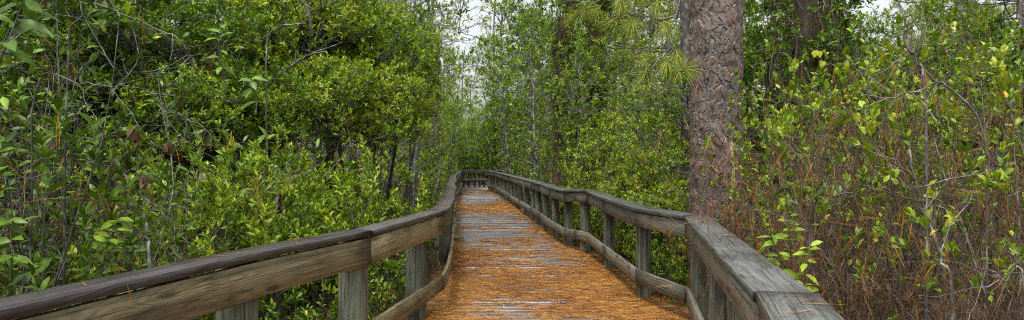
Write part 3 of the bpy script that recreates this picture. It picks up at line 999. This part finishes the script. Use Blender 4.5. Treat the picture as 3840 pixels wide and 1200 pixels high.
row('back', 'tall_shrub', 'shrub', [(2830, 9.8, .85), (3200, 9.6, .8), (3480, 8.8, .72), (3800, 8.6, .72), (4100, 8.0, .9), (2960, 11.5, 1.0)],
    'tall leafy shrub at the back of the right thicket, {o} from the left', 'tall shrubs at the back of the right thicket')
row('twig', 'twiggy_shrub', 'shrub', [(2905, 5.4, .72), (3060, 5.0, .85), (3230, 4.4, .92), (3420, 4.0, .96), (3620, 3.7, .94), (3830, 3.5, .94), (3130, 6.2, 1.0), (3330, 5.6, 1.02), (3560, 5.1, 1.05), (3780, 4.7, 1.05), (4020, 4.3, 1.0), (3000, 7.2, .95), (3250, 7.4, 1.05), (3500, 6.8, 1.05), (3740, 6.2, 1.05), (3990, 5.8, 1.0), (2840, 6.9, .72)],
    'twiggy small leaved shrub in the right thicket, {o} from the left', 'twiggy shrubs of the right thicket')
row('under', 'small_shrub', 'shrub', [(2520, 7.9, .75), (2390, 8.8, .85), (2290, 10.4, .8), (3120, 3.7, .75), (3400, 3.2, .7), (3700, 3.0, .7)],
    'knee high leafy plant right of the walk, {o} from the left', 'small plants on the right side')
row('far', 'forest_tree', 'tree', [(2040, 38, 1.1), (2150, 34, .95), (2330, 24, .62), (2470, 26, .72), (2580, 23, .62), (2400, 33, .95), (2700, 26, .75), (2860, 24, .85), (3080, 22, .85), (3300, 21, .72), (3520, 17, .62), (3700, 15, .55), (3960, 19, .85), (4250, 17, .85)],
    'broad leaved forest tree far behind the right thicket, {o} from the left', 'forest trees behind the right side')


# ---------------------------------------------------------------- the big pine
def vnoise(x, y, s, seed):
    r = np.random.default_rng(seed)
    g = r.random((64, 64))
    x, y = np.asarray(x) * s, np.asarray(y) * s
    xi, yi = np.floor(x).astype(int), np.floor(y).astype(int)
    fx, fy = x - xi, y - yi
    fx, fy = fx * fx * (3 - 2 * fx), fy * fy * (3 - 2 * fy)
    f = lambda a, b: g[a % 64, b % 64]
    return (f(xi, yi) * (1 - fx) + f(xi + 1, yi) * fx) * (1 - fy) + (f(xi, yi + 1) * (1 - fx) + f(xi + 1, yi + 1) * fx) * fy


def make_big_pine():
    d, x0 = 7.75, px_x(2685, 7.75)
    root = empty('pine_tree', (x0, d, float(ground_z(x0, d))), label='thick pine trunk with scaly reddish grey bark behind the right railing corner', category='pine tree')
    r = np.random.default_rng(77)
    H, R = 9.0, .268
    nu, nv = 300, 1500
    u = np.arange(nu) / nu
    vv = np.linspace(-.1, 5.0, nv)
    UU, VV = np.meshgrid(u * 2 * math.pi * R, vv)
    P = np.stack([UU.ravel(), VV.ravel()], 1)
    # warp, then bark plates = stretched cells
    wx = .016 * np.sin(P[:, 1] * 9 + 2 * np.sin(P[:, 0] * 7)) + .008 * np.sin(P[:, 1] * 31 + P[:, 0] * 20)
    wy = .02 * np.sin(P[:, 0] * 14 + P[:, 1] * 5)
    W = P + np.stack([wx, wy], 1)
    W = W + .024 * np.stack([vnoise(P[:, 0] * 1.0, P[:, 1], 9.0, 41) - .5, vnoise(P[:, 0], P[:, 1], 8.0, 42) - .5], 1) + .014 * np.stack([vnoise(P[:, 0], P[:, 1], 31.0, 43) - .5, vnoise(P[:, 0], P[:, 1], 27.0, 44) - .5], 1)

    def cells(cx, cyy, seed, jt=.95):
        rr = np.random.default_rng(seed)
        per = 2 * math.pi * R
        ncx = int(per / cx)
        cx = per / ncx
        ncy = int(5.6 / cyy) + 3
        jit = rr.random((ncx, ncy, 2)) * jt
        rv = rr.random((ncx, ncy))
        ix, iy = np.floor(W[:, 0] / cx).astype(int), np.floor((W[:, 1] + .25) / cyy).astype(int)
        n_ = len(W)
        f1, f2, cid = np.full(n_, 9.0), np.full(n_, 9.0), np.zeros(n_)
        q1, q2 = np.zeros((n_, 2)), np.zeros((n_, 2))
        for dx in (-1, 0, 1):
            for dy in (-1, 0, 1):
                aa_, b = (ix + dx), iy + dy
                bb = np.clip(b, 0, ncy - 1)
                aa = aa_ % ncx
                qq = np.stack([(aa_ + jit[aa, bb, 0]), (b + jit[aa, bb, 1])], 1)
                dd = np.sqrt((W[:, 0] / cx - qq[:, 0]) ** 2 + ((W[:, 1] + .25) / cyy - qq[:, 1]) ** 2)
                better = dd < f1
                second = (~better) & (dd < f2)
                q2 = np.where(better[:, None], q1, np.where(second[:, None], qq, q2))
                f2 = np.where(better, f1, np.where(second, dd, f2))
                q1 = np.where(better[:, None], qq, q1)
                cid = np.where(better, rv[aa, bb], cid)
                f1 = np.where(better, dd, f1)
        vert = np.abs(q2[:, 0] - q1[:, 0]) / (np.abs(q2[:, 0] - q1[:, 0]) + np.abs(q2[:, 1] - q1[:, 1]) + 1e-6)
        return f2 - f1, cid, vert
    e1, cid, vert = cells(.050, .165, 1)
    e2, cid2, vert2 = cells(.030, .055, 2)
    wid = .05 + .13 * vnoise(P[:, 0], P[:, 1], 7.0, 45)
    strength = np.clip(np.where(vert > .5, .35 + 1.3 * vnoise(P[:, 0], P[:, 1], 5.0, 46) ** 1.5, .1 + .7 * vnoise(P[:, 0], P[:, 1], 9.0, 47) ** 2), 0, 1)
    fiss = 1 - (1 - np.clip(e1 / wid, 0, 1)) * strength
    chip = np.clip(e2 / .12, 0, 1)
    h = .028 * fiss * (.45 + .6 * cid) + .006 * (cid2 - .5) * fiss + .002 * chip + .014 * (vnoise(P[:, 0], P[:, 1], 12.0, 48) - .5)
    big = .012 * np.sin(vv * 2.1 + .4)[:, None] + .010 * np.sin(u * 2 * math.pi * 2 + 1)[None] * np.sin(vv * 1.3)[:, None]
    bulge = .022 * np.exp(-((vv - 2.0) / .12) ** 2)[:, None] * np.exp(-((u - .71) / .05) ** 2)[None]
    rad = R * (1 + .05 * np.exp(-(vv + .1) / .35))[:, None] + big + bulge + h.reshape(nv, nu)
    ang = u * 2 * math.pi
    X_ = np.cos(ang)[None] * rad
    Y_ = np.sin(ang)[None] * rad
    V = np.stack([X_, Y_, np.broadcast_to(vv[:, None], X_.shape)], -1).reshape(-1, 3)
    i = np.arange(nv - 1)[:, None] * nu
    j = np.arange(nu)[None]
    j2 = (j + 1) % nu
    q = np.stack([i + j, i + j2, i + nu + j2, i + nu + j], -1).reshape(-1, 4)
    # resin run: pale yellow streak low on the camera's right side
    ur, vr = u[None], vv[:, None]
    uc = .815 + .008 * np.sin(vv * 9) + .004 * np.sin(vv * 31)
    wdt = .016 * (.55 + .45 * np.sin(vv * 13 + 1)) + .004
    res = np.exp(-((ur - uc[:, None]) / wdt[:, None]) ** 2) * np.clip((2.05 - vr) / .2, 0, 1) * np.clip((vr - .9) / .3, 0, 1)
    m, nt, out = new_mat('pine_bark')
    N = NT(nt)
    pl = N.n('ShaderNodeAttribute', attribute_name='plate').outputs['Fac']
    fi = N.n('ShaderNodeAttribute', attribute_name='fissure').outputs['Fac']
    rs = N.n('ShaderNodeAttribute', attribute_name='resin').outputs['Fac']
    tc = N.n('ShaderNodeTexCoord').outputs['Object']
    n1 = N.n('ShaderNodeTexNoise', {'Vector': tc, 'Scale': 34.0, 'Detail': 6.0, 'Roughness': .7}).outputs[0]
    n2 = N.n('ShaderNodeTexNoise', {'Vector': tc, 'Scale': 2.2, 'Detail': 4.0}).outputs[0]
    n3 = N.n('ShaderNodeTexNoise', {'Vector': tc, 'Scale': 120.0, 'Detail': 3.0}).outputs[0]
    sel = N.math('ADD', N.math('MULTIPLY', pl, .72), N.math('MULTIPLY', N.maprange(n1, .3, .7), .30))
    col = N.ramp(sel, [(.12, (.085, .070, .064)), (.30, (.16, .135, .124)), (.46, (.27, .24, .225)), (.58, (.20, .160, .140)), (.68, (.26, .125, .075)), (.77, (.17, .135, .118)), (.92, (.25, .215, .195))])
    col = N.mix(1.0, col, N.ramp(n3, [(.3, (.6, .6, .6)), (.7, (1.25, 1.25, 1.25))]), 'MULTIPLY')
    col = N.mix(N.maprange(n2, .48, .66, 0, .5), col, (.060, .045, .040))
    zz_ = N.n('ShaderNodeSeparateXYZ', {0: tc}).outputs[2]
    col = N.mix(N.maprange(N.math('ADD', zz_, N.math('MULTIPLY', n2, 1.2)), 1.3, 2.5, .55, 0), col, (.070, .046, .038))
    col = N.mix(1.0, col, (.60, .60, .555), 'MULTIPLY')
    col = N.mix(N.maprange(fi, .05, .62, .95, 0), col, (.014, .010, .008))
    col = N.mix(N.math('MULTIPLY', N.maprange(N.math('MULTIPLY', rs, N.math('ADD', n1, .5)), .28, .5), .9), col, (.42, .36, .20))
    bp = N.n('ShaderNodeBump', {'Strength': .5, 'Distance': .006, 'Height': n1}).outputs[0]
    p = N.n('ShaderNodeBsdfPrincipled', {'Base Color': col, 'Roughness': .55, 'Normal': bp})
    nt.links.new(p.outputs[0], out.inputs[0])
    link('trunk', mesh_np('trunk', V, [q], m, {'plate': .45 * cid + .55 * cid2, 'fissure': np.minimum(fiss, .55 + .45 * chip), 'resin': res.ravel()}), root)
    # bough that leaves the trunk above the frame and hangs to the left in front of the gap
    pz = float(root.location.z)

    def W3(px, py, dd):
        return np.array([px_x(px, dd) - x0, dd - d, px_z(py, dd) - pz])
    T2, bag = Tubes(), []
    s0 = np.array([-.2, -.1, W3(2600, -260, 7.5)[2]])
    lines = [
        [s0, W3(2600, -140, 7.2), W3(2530, 60, 7.0), W3(2500, 120, 6.9), W3(2405, 182, 6.8), W3(2305, 168, 6.8)],
        [W3(2545, 30, 7.0), W3(2530, 120, 7.0), W3(2520, 175, 6.9), W3(2570, 262, 6.8)],
        [W3(2530, 60, 7.0), W3(2460, 75, 7.0), W3(2420, 20, 7.0), W3(2360, 60, 7.0), W3(2280, 70, 7.0)],
        [W3(2520, 175, 6.9), W3(2460, 235, 6.8), W3(2420, 290, 6.8)],
        [s0, W3(2450, -140, 7.2), W3(2330, -40, 7.1), W3(2210, 20, 7.0), W3(2160, 60, 7.0)],
    ]
    for l in lines:
        l = np.array(l)
        s, _ = catmull(l, 5)
        T2.add(s + r.normal(0, .006, s.shape), .011, .005, 5)
    ends = [((2568, 262), (.5, -.3, .1), 6.75, 95, .80), ((2500, 235), (-.1, -.3, -.7), 6.8, 80, .75), ((2540, 205), (.1, -.2, -.7), 6.85, 80, .75), ((2440, 215), (-.7, -.2, -.2), 6.8, 65, .6),
            ((2370, 95), (-.2, -.2, -.8), 6.9, 80, .72), ((2495, 100), (.2, -.2, -.9), 6.9, 80, .72), ((2300, 75), (-.8, -.2, -.3), 7.0, 70, .65), ((2240, 35), (-.6, -.1, -.6), 7.0, 70, .65),
            ((2200, 20), (-.5, -.1, -.5), 7.0, 70, .62), ((2420, 285), (-.3, -.2, -.7), 6.8, 60, .55), ((2160, 60), (-.8, 0, -.2), 7.0, 60, .6), ((2460, 20), (-.3, -.1, -.8), 7.0, 70, .65),
            ((2520, 270), (-.2, -.3, -.7), 6.8, 60, .35), ((2330, 10), (-.1, 0, -.9), 7.0, 70, .7), ((2390, -20), (.1, 0, -.9), 7.0, 70, .65)]
    for (a, b), dr, dd, n, tm in ends:
        tuft(r, W3(a, b, dd), np.array(dr), int(n * 1.05), .21, .0042, tm, bag, .28, 1.0)
    br = link('branch', T2.mesh('branch', M_STEM_DARK), root)
    link('needles', bag_mesh('needles', bag, M_NEEDLE_GREEN), br)
    # small snag of dead needles on the bark
    b2 = []
    tuft(r, np.array([-.02, -R - .03, W3(2665, 452, 7.4)[2]]), np.array([0, -.2, -1]), 14, .12, .003, .0, b2, .6)
    b2 = [(a, b_, c, l, w_, np.full(len(t), .7)) for a, b_, c, l, w_, t in b2]
    link('needle_snag', bag_mesh('needle_snag', b2, M_NEEDLE_DEAD), root)


make_big_pine()
# darker second trunk just behind it
T = Tubes()
pts, _ = wander(np.random.default_rng(5), (0, 0, -.1), (0.0, 0, 1), 9, 14, .012, .01)
T.add(pts, .10, .08, 14)
root = empty('dark_tree', (px_x(2578, 10.5), 10.5, GZ), label='dark narrow tree trunk half hidden behind the big pine trunk', category='tree')
link('trunk', T.mesh('trunk', M_STEM_DARK), root)
# pale lichen-covered stem leaning up out of the big bush, top of the photo
T = Tubes()
pb = [np.array([px_x(1210, 9.6), 9.6, GZ])] + [np.array([px_x(a, 9.6), 9.6, px_z(b, 9.6)]) for a, b in ((1190, 400), (1160, 65), (1130, -10), (1105, -120), (1090, -300))]
o3 = pb[0].copy()
s, _ = catmull(np.array(pb) - o3, 5)
T.add(s, .045, .03, 8)
root = empty('pale_tree', tuple(o3), label='pale lichen spotted leaning stem rising above the big green bush', category='tree')
link('trunk', T.mesh('trunk', M_STEM_PALE), root)


# ---------------------------------------------------------------- pine needles
def needle_mesh(name, base, ang, L, W, tone, tilt):
    n = len(L)
    r = np.random.default_rng(len(L))
    d0 = np.stack([np.cos(ang), np.sin(ang), tilt], 1)
    a2 = ang + r.normal(0, .35, n)
    d1 = np.stack([np.cos(a2), np.sin(a2), -tilt], 1)
    return ribbons(name, base, d0, d1, L, W, tone, M_NEEDLE_DEAD, np.tile([[0, 0, 1.0]], (n, 1)) + r.normal(0, .25, (n, 3)))


def band(y):
    return np.interp(y, [1, 9, 11, 12.5, 14, 18.5, 20.5, 24, 25.5, 29, 31, 35, 37, 38.5, 41, 43], [.76, .72, .64, .46, .24, .20, .70, .76, .20, .14, .42, .5, .08, .08, .5, .5])


def litter(n, y0, y1, L, W, seed, extra=.14):
    r = np.random.default_rng(seed)
    yy = r.uniform(y0, y1, n)
    f = r.random(n)
    a, b = xl(yy) - extra, xr(yy) + extra
    b = np.where(yy > 35.6, 6.0, b)
    xx = a + (b - a) * f
    nz = .34 * vnoise(xx * .7, yy * 1.2, 2.2, 1) + .42 * vnoise(xx * .95, yy * 1.7, 6.0, 2) + .24 * vnoise(xx, yy, 1.0, 3)
    eb = np.maximum(np.exp(-(b - xx) / .45), .8 * np.exp(-(xx - a) / .22))
    th = 1 - band(yy) - .55 * eb
    keep = r.random(n) < np.clip((nz - (.20 + .62 * th)) / .20, 0.015, 1)
    xx, yy = xx[keep], yy[keep]
    m = len(xx)
    base = np.repeat(np.stack([xx, yy, .004 + r.random(m) * .008], 1), 3, 0)
    ang = r.normal(0, .55, m) + np.where(r.random(m) < .5, 0, math.pi)
    ang = np.where(r.random(m) < .22, r.uniform(0, 6.283, m), ang)
    ang = np.repeat(ang, 3) + r.normal(0, .14, 3 * m)
    LL = np.repeat(L * r.uniform(.6, 1.15, m), 3) * r.uniform(.85, 1.05, 3 * m)
    tn = np.clip(np.repeat(r.normal(.52, .18, m) - .25 * (vnoise(xx, yy, 1.7, 9) - .5), 3) + r.normal(0, .07, 3 * m), 0, 1)
    return base, ang, LL, np.full(3 * m, W), tn, r.normal(.01, .03, 3 * m)


parts = [litter(33000, 1.2, 9.0, .19, .0025, 1), litter(21000, 9.0, 18.0, .20, .0038, 3), litter(20000, 18.0, 42.0, .22, .0065, 2)]
# the heap beside the right railing, off the edge of the deck
r = np.random.default_rng(12)
m = 9000
yy = r.uniform(4.0, 10.5, m)
xx = xr(yy) + .15 + np.abs(r.normal(0, .38, m))
zz = ground_z(xx, yy) + r.random(m) * .07
dens = r.random(m) < np.clip(1.2 - (xx - xr(yy)) * .9, .1, 1)
xx, yy, zz = xx[dens], yy[dens], zz[dens]
m = len(xx)
parts.append((np.repeat(np.stack([xx, yy, zz], 1), 3, 0), np.repeat(r.uniform(0, 6.283, m), 3) + r.normal(0, .15, 3 * m), np.repeat(.19 * r.uniform(.6, 1.1, m), 3), np.full(3 * m, .0024),
              np.clip(r.normal(.5, .18, 3 * m), 0, 1), r.normal(0, .22, 3 * m)))
cat = [np.concatenate([p[i] for p in parts]) for i in range(6)]
print('deck needles', len(cat[2]))
link('fallen_pine_needles', needle_mesh('fallen_pine_needles', *cat), kind='stuff', label='orange brown pine needles strewn over the boardwalk planks', category='pine needles')

# needles caught in the thickets: hang from the twigs they landed on
r = np.random.default_rng(21)
B, D0, D1, LL, TN = [], [], [], [], []
for kind, x, d, zz, rz, s, P in PLACED:
    nn = {'near': 130, 'twig': 340, 'vine': 700, 'darkvine': 420, 'low': 40, 'bush': 60, 'mid': 50, 'under': 40}.get(kind, 0)
    if not nn or (kind == 'bush' and d > 9.5):
        continue
    p = P['pts'][r.integers(0, len(P['pts']), nn)] * s
    c, sn = math.cos(rz), math.sin(rz)
    q = np.stack([x + c * p[:, 0] - sn * p[:, 1], d + sn * p[:, 0] + c * p[:, 1], zz + p[:, 2]], 1)
    q = q[q[:, 2] > zz + .05]
    k = len(q)
    dirs = unit(np.stack([r.normal(0, .28, k), r.normal(0, .28, k), -np.ones(k)], 1))
    lay = r.random(k) < .2
    dirs[lay] = unit(r.normal(0, 1, (lay.sum(), 3)))
    B.append(np.repeat(q, 3, 0))
    D0.append(unit(np.repeat(dirs, 3, 0) + r.normal(0, .07, (3 * k, 3))))
    D1.append(unit(np.repeat(dirs, 3, 0) + r.normal(0, .12, (3 * k, 3)) + [0, 0, -.15]))
    LL.append(np.repeat(r.uniform(.11, .22, k), 3))
    TN.append(np.clip(np.repeat(r.normal(.45, .17, k), 3) + r.normal(0, .05, 3 * k), 0, 1))
B, D0, D1, LL, TN = map(np.concatenate, (B, D0, D1, LL, TN))
link('caught_pine_needles', ribbons('caught_pine_needles', B, D0, D1, LL, np.full(len(LL), .0019), TN, M_NEEDLE_DEAD), kind='stuff',
     label='dead orange pine needles hanging in the shrubs', category='pine needles')


# ---------------------------------------------------------------- single branches, sprigs and withered leaves the photo shows
def branch(name, cat, label, d, pts, r0, r1, mat, forks=0, seed=0, base=True):
    r = np.random.default_rng(seed + 500)
    P = [np.array([px_x(a, d + dd), d + dd, px_z(b, d + dd)]) for a, b, dd in [(p + (0,))[:3] for p in pts]]
    if base:
        P.insert(0, np.array([P[0][0] + r.normal(0, .05), P[0][1] + .05, float(ground_z(P[0][0], P[0][1])) - .03]))
    o = P[0].copy()
    s, _ = catmull(np.array(P) - o, 5)
    s = s + r.normal(0, .006, s.shape)
    T = Tubes()
    T.add(s, r0, r1, 6)
    for i in range(forks):
        k = int(r.integers(len(s) // 3, len(s) - 1))
        q, e = wander(r, s[k], unit(s[min(k + 1, len(s) - 1)] - s[k - 1]) + r.normal(0, .8, 3), r.uniform(.15, .5), 6, .22, .02)
        T.add(q, r1 * .9, r1 * .4, 4)
    root = empty(name, tuple(o), label=label, category=cat)
    link('stem', T.mesh('stem', mat), root)
    return root


branch('dark_branch', 'branch', 'wet black branch arching down over the upper left thicket', 3.6, [(250, 330), (300, 60), (358, 15), (566, 97), (663, 142), (712, 200), (723, 261)], .006, .003, M_STEM_DARK, 16, 1)
branch('dark_branch', 'branch', 'crooked dark branch crossing the middle of the left thicket', 3.4, [(120, 420), (300, 320), (450, 330), (560, 345), (640, 420), (760, 470)], .005, .0025, M_STEM_DARK, 14, 2)
branch('dark_branch', 'branch', 'long thin dark branch running low through the left thicket to its right', 4.2, [(420, 700), (560, 770), (640, 830), (720, 930)], .007, .003, M_STEM_DARK, 10, 3)
branch('dark_branch', 'branch', 'slanting black limb in the hollow of the big glossy bush', 8.0, [(1010, 470), (1035, 305), (1100, 245), (1160, 205), (1220, 195)], .022, .010, M_STEM_DARK, 8, 4)
branch('lichen_stem', 'branch', 'pale lichened stem standing just behind the left railing', 4.0, [(560, 990), (550, 900), (542, 800)], .011, .008, M_STEM_PALE, 0, 5)
branch('lichen_stem', 'branch', 'pale grey forked stem in the lower right thicket', 3.4, [(3570, 1150), (3520, 960), (3480, 820), (3440, 700), (3410, 560)], .011, .005, M_STEM_GREY, 8, 6)
branch('arching_branch', 'branch', 'long bare branch arching across the upper right thicket', 3.6, [(3700, 640), (3560, 330), (3440, 340), (3300, 380), (3220, 410)], .006, .003, M_STEM_GREY, 10, 7)
branch('arching_branch', 'branch', 'tall wavy grey stem rising through the right thicket', 3.7, [(3460, 420), (3440, 240), (3400, 170), (3390, 60), (3350, -40)], .008, .004, M_STEM_GREY, 10, 8)
branch('arching_branch', 'branch', 'dark slanting stem low beside the near end of the right railing', 3.5, [(3040, 850), (3070, 760), (3200, 720)], .006, .003, M_STEM_DARK, 8, 9)
branch('bare_twig', 'branch', 'whitish bare twig at the lower right corner', 2.9, [(3840, 1090), (3760, 1050), (3700, 1010), (3640, 1020)], .004, .002, M_STEM_GREY, 8, 10)
branch('tangled_vine', 'vine', 'thin pale vine looping over the big glossy bush', 7.4, [(1000, 250), (1010, 130), (1060, 95), (1150, 88)], .010, .006, M_STEM_GREY, 3, 11)


def sprig(name, cat, label, d, px, py, top, n, L, lw, tone, seed, hang=False, dead=False):
    """a slim stem with a few large leaves"""
    r = np.random.default_rng(seed + 700)
    LV, T = Leaves(), Tubes()
    b = np.array([px_x(px, d), d, px_z(py, d)])
    t = np.array([px_x(top[0], d), d + .05, px_z(top[1], d)]) - b
    s, _ = catmull(np.array([[0, 0, 0], t * .5 + r.normal(0, .02, 3), t]), 5)
    T.add(s, .0035, .002, 5)
    k = np.sort(r.uniform(.25, 1.0, n))
    base = np.stack([np.interp(k, np.linspace(0, 1, len(s)), s[:, i]) for i in range(3)], 1)
    ph = np.arange(n) * 2.4 + r.uniform(0, 6)
    D = np.stack([np.cos(ph), np.sin(ph) * .7 - .15, r.uniform(-.5, .6, n) if not hang else -1.8 + r.normal(0, .4, n)], 1)
    N_ = np.tile([[0, -.7, .8]], (n, 1))
    LV.add(base, D, N_, L * r.uniform(.75, 1.15, n), L * lw * r.uniform(.85, 1.15, n), np.clip(r.normal(tone, .05, n), 0, 1))
    root = empty(name, tuple(b), label=label, category=cat)
    link('stem', T.mesh('stem', M_STEM_DARK), root)
    link('foliage', LV.mesh('foliage', M_LEAF, r, True, .3), root)


sprig('sapling', 'sapling', 'upright sapling with light green leaves behind the right railing cap', 3.6, 2950, 1150, (2905, 880), 15, .085, .36, .62, 1)
sprig('sapling', 'sapling', 'small sapling with yellow leaves beside the near right railing', 3.4, 3010, 1180, (3060, 900), 16, .075, .38, .80, 2)
sprig('sapling', 'sapling', 'taller sapling with broad yellow green leaves right of the pine', 3.9, 2960, 1050, (2960, 660), 14, .075, .46, .72, 3)
sprig('sapling', 'sapling', 'sapling with pale yellow green leaves low in the left thicket', 3.2, 380, 1040, (420, 820), 18, .085, .34, .66, 4)
sprig('sapling', 'sapling', 'fresh green sapling with large leaves at the left edge', 2.9, 40, 1050, (0, 820), 14, .085, .40, .50, 5)
sprig('sapling', 'sapling', 'large leaved green shoot at the top left corner', 2.4, -40, 330, (60, -30), 16, .13, .28, .34, 6)
sprig('withered_leaves', 'dead leaves', 'cluster of curled brown leaves hanging in the left thicket', 3.6, 515, 470, (512, 560), 7, .065, .40, .0, 7, True)
sprig('withered_leaves', 'dead leaves', 'smaller brown leaf cluster just right of the curled cluster', 3.7, 608, 480, (602, 540), 5, .065, .40, .0, 8, True)
sprig('withered_leaves', 'dead leaves', 'rusty withered leaves lower in the left thicket', 3.7, 548, 650, (545, 740), 6, .065, .42, .01, 9, True)
sprig('withered_leaves', 'dead leaves', 'pale brown withered leaves hanging right of the pine trunk', 4.4, 2925, 560, (2920, 680), 8, .10, .45, .02, 10, True)
sprig('withered_leaves', 'dead leaves', 'single reddish dead leaves beside the near left cap board', 2.9, 270, 1010, (250, 1060), 3, .10, .6, .05, 11, True)
sprig('vine_leaves', 'vine', 'three pale yellow heart shaped leaves on the right thicket', 4.2, 3070, 150, (3120, 250), 4, .055, .8, .90, 12, True)
sprig('sapling', 'sapling', 'leafy light green twig held high against the upper left shrubs', 4.6, 850, 330, (830, 40), 10, .11, .34, .56, 13)
sprig('sapling', 'sapling', 'large leaved twig in front of the big glossy bush', 4.8, 960, 430, (930, 290), 10, .11, .36, .52, 14)



# needles that came to rest on the cap boards
r = np.random.default_rng(91)
nb = []
for D, Nn, wd, n, ymax in ((LD, LN, .185, 110, 26), (RD, RN, .225, 80, 26)):
    k = r.integers(0, len(D) - 1, n * 3)
    f = r.random(n * 3)
    P = D[k] * (1 - f[:, None]) + D[k + 1] * f[:, None]
    Nq = Nn[k]
    ok = (P[:, 1] > .8) & (P[:, 1] < ymax)
    P, Nq = P[ok][:n], Nq[ok][:n]
    o = r.uniform(.03, wd - .03, len(P))
    nb.append(np.stack([P[:, 0] + Nq[:, 0] * o, P[:, 1] + Nq[:, 1] * o, P[:, 2] + .010], 1))
nb = np.repeat(np.concatenate(nb), 2, 0)
m = len(nb)
an = np.repeat(r.normal(0, .7, m // 2), 2) + r.normal(0, .12, m) + math.pi * np.repeat(r.random(m // 2) < .5, 2)
link('cap_pine_needles', needle_mesh('cap_pine_needles', nb, an, np.repeat(r.uniform(.07, .16, m // 2), 2), np.full(m, .0022), np.clip(r.normal(.5, .2, m), 0, 1), np.zeros(m)), kind='stuff',
     label='stray orange needles lying on the railing caps', category='pine needles')
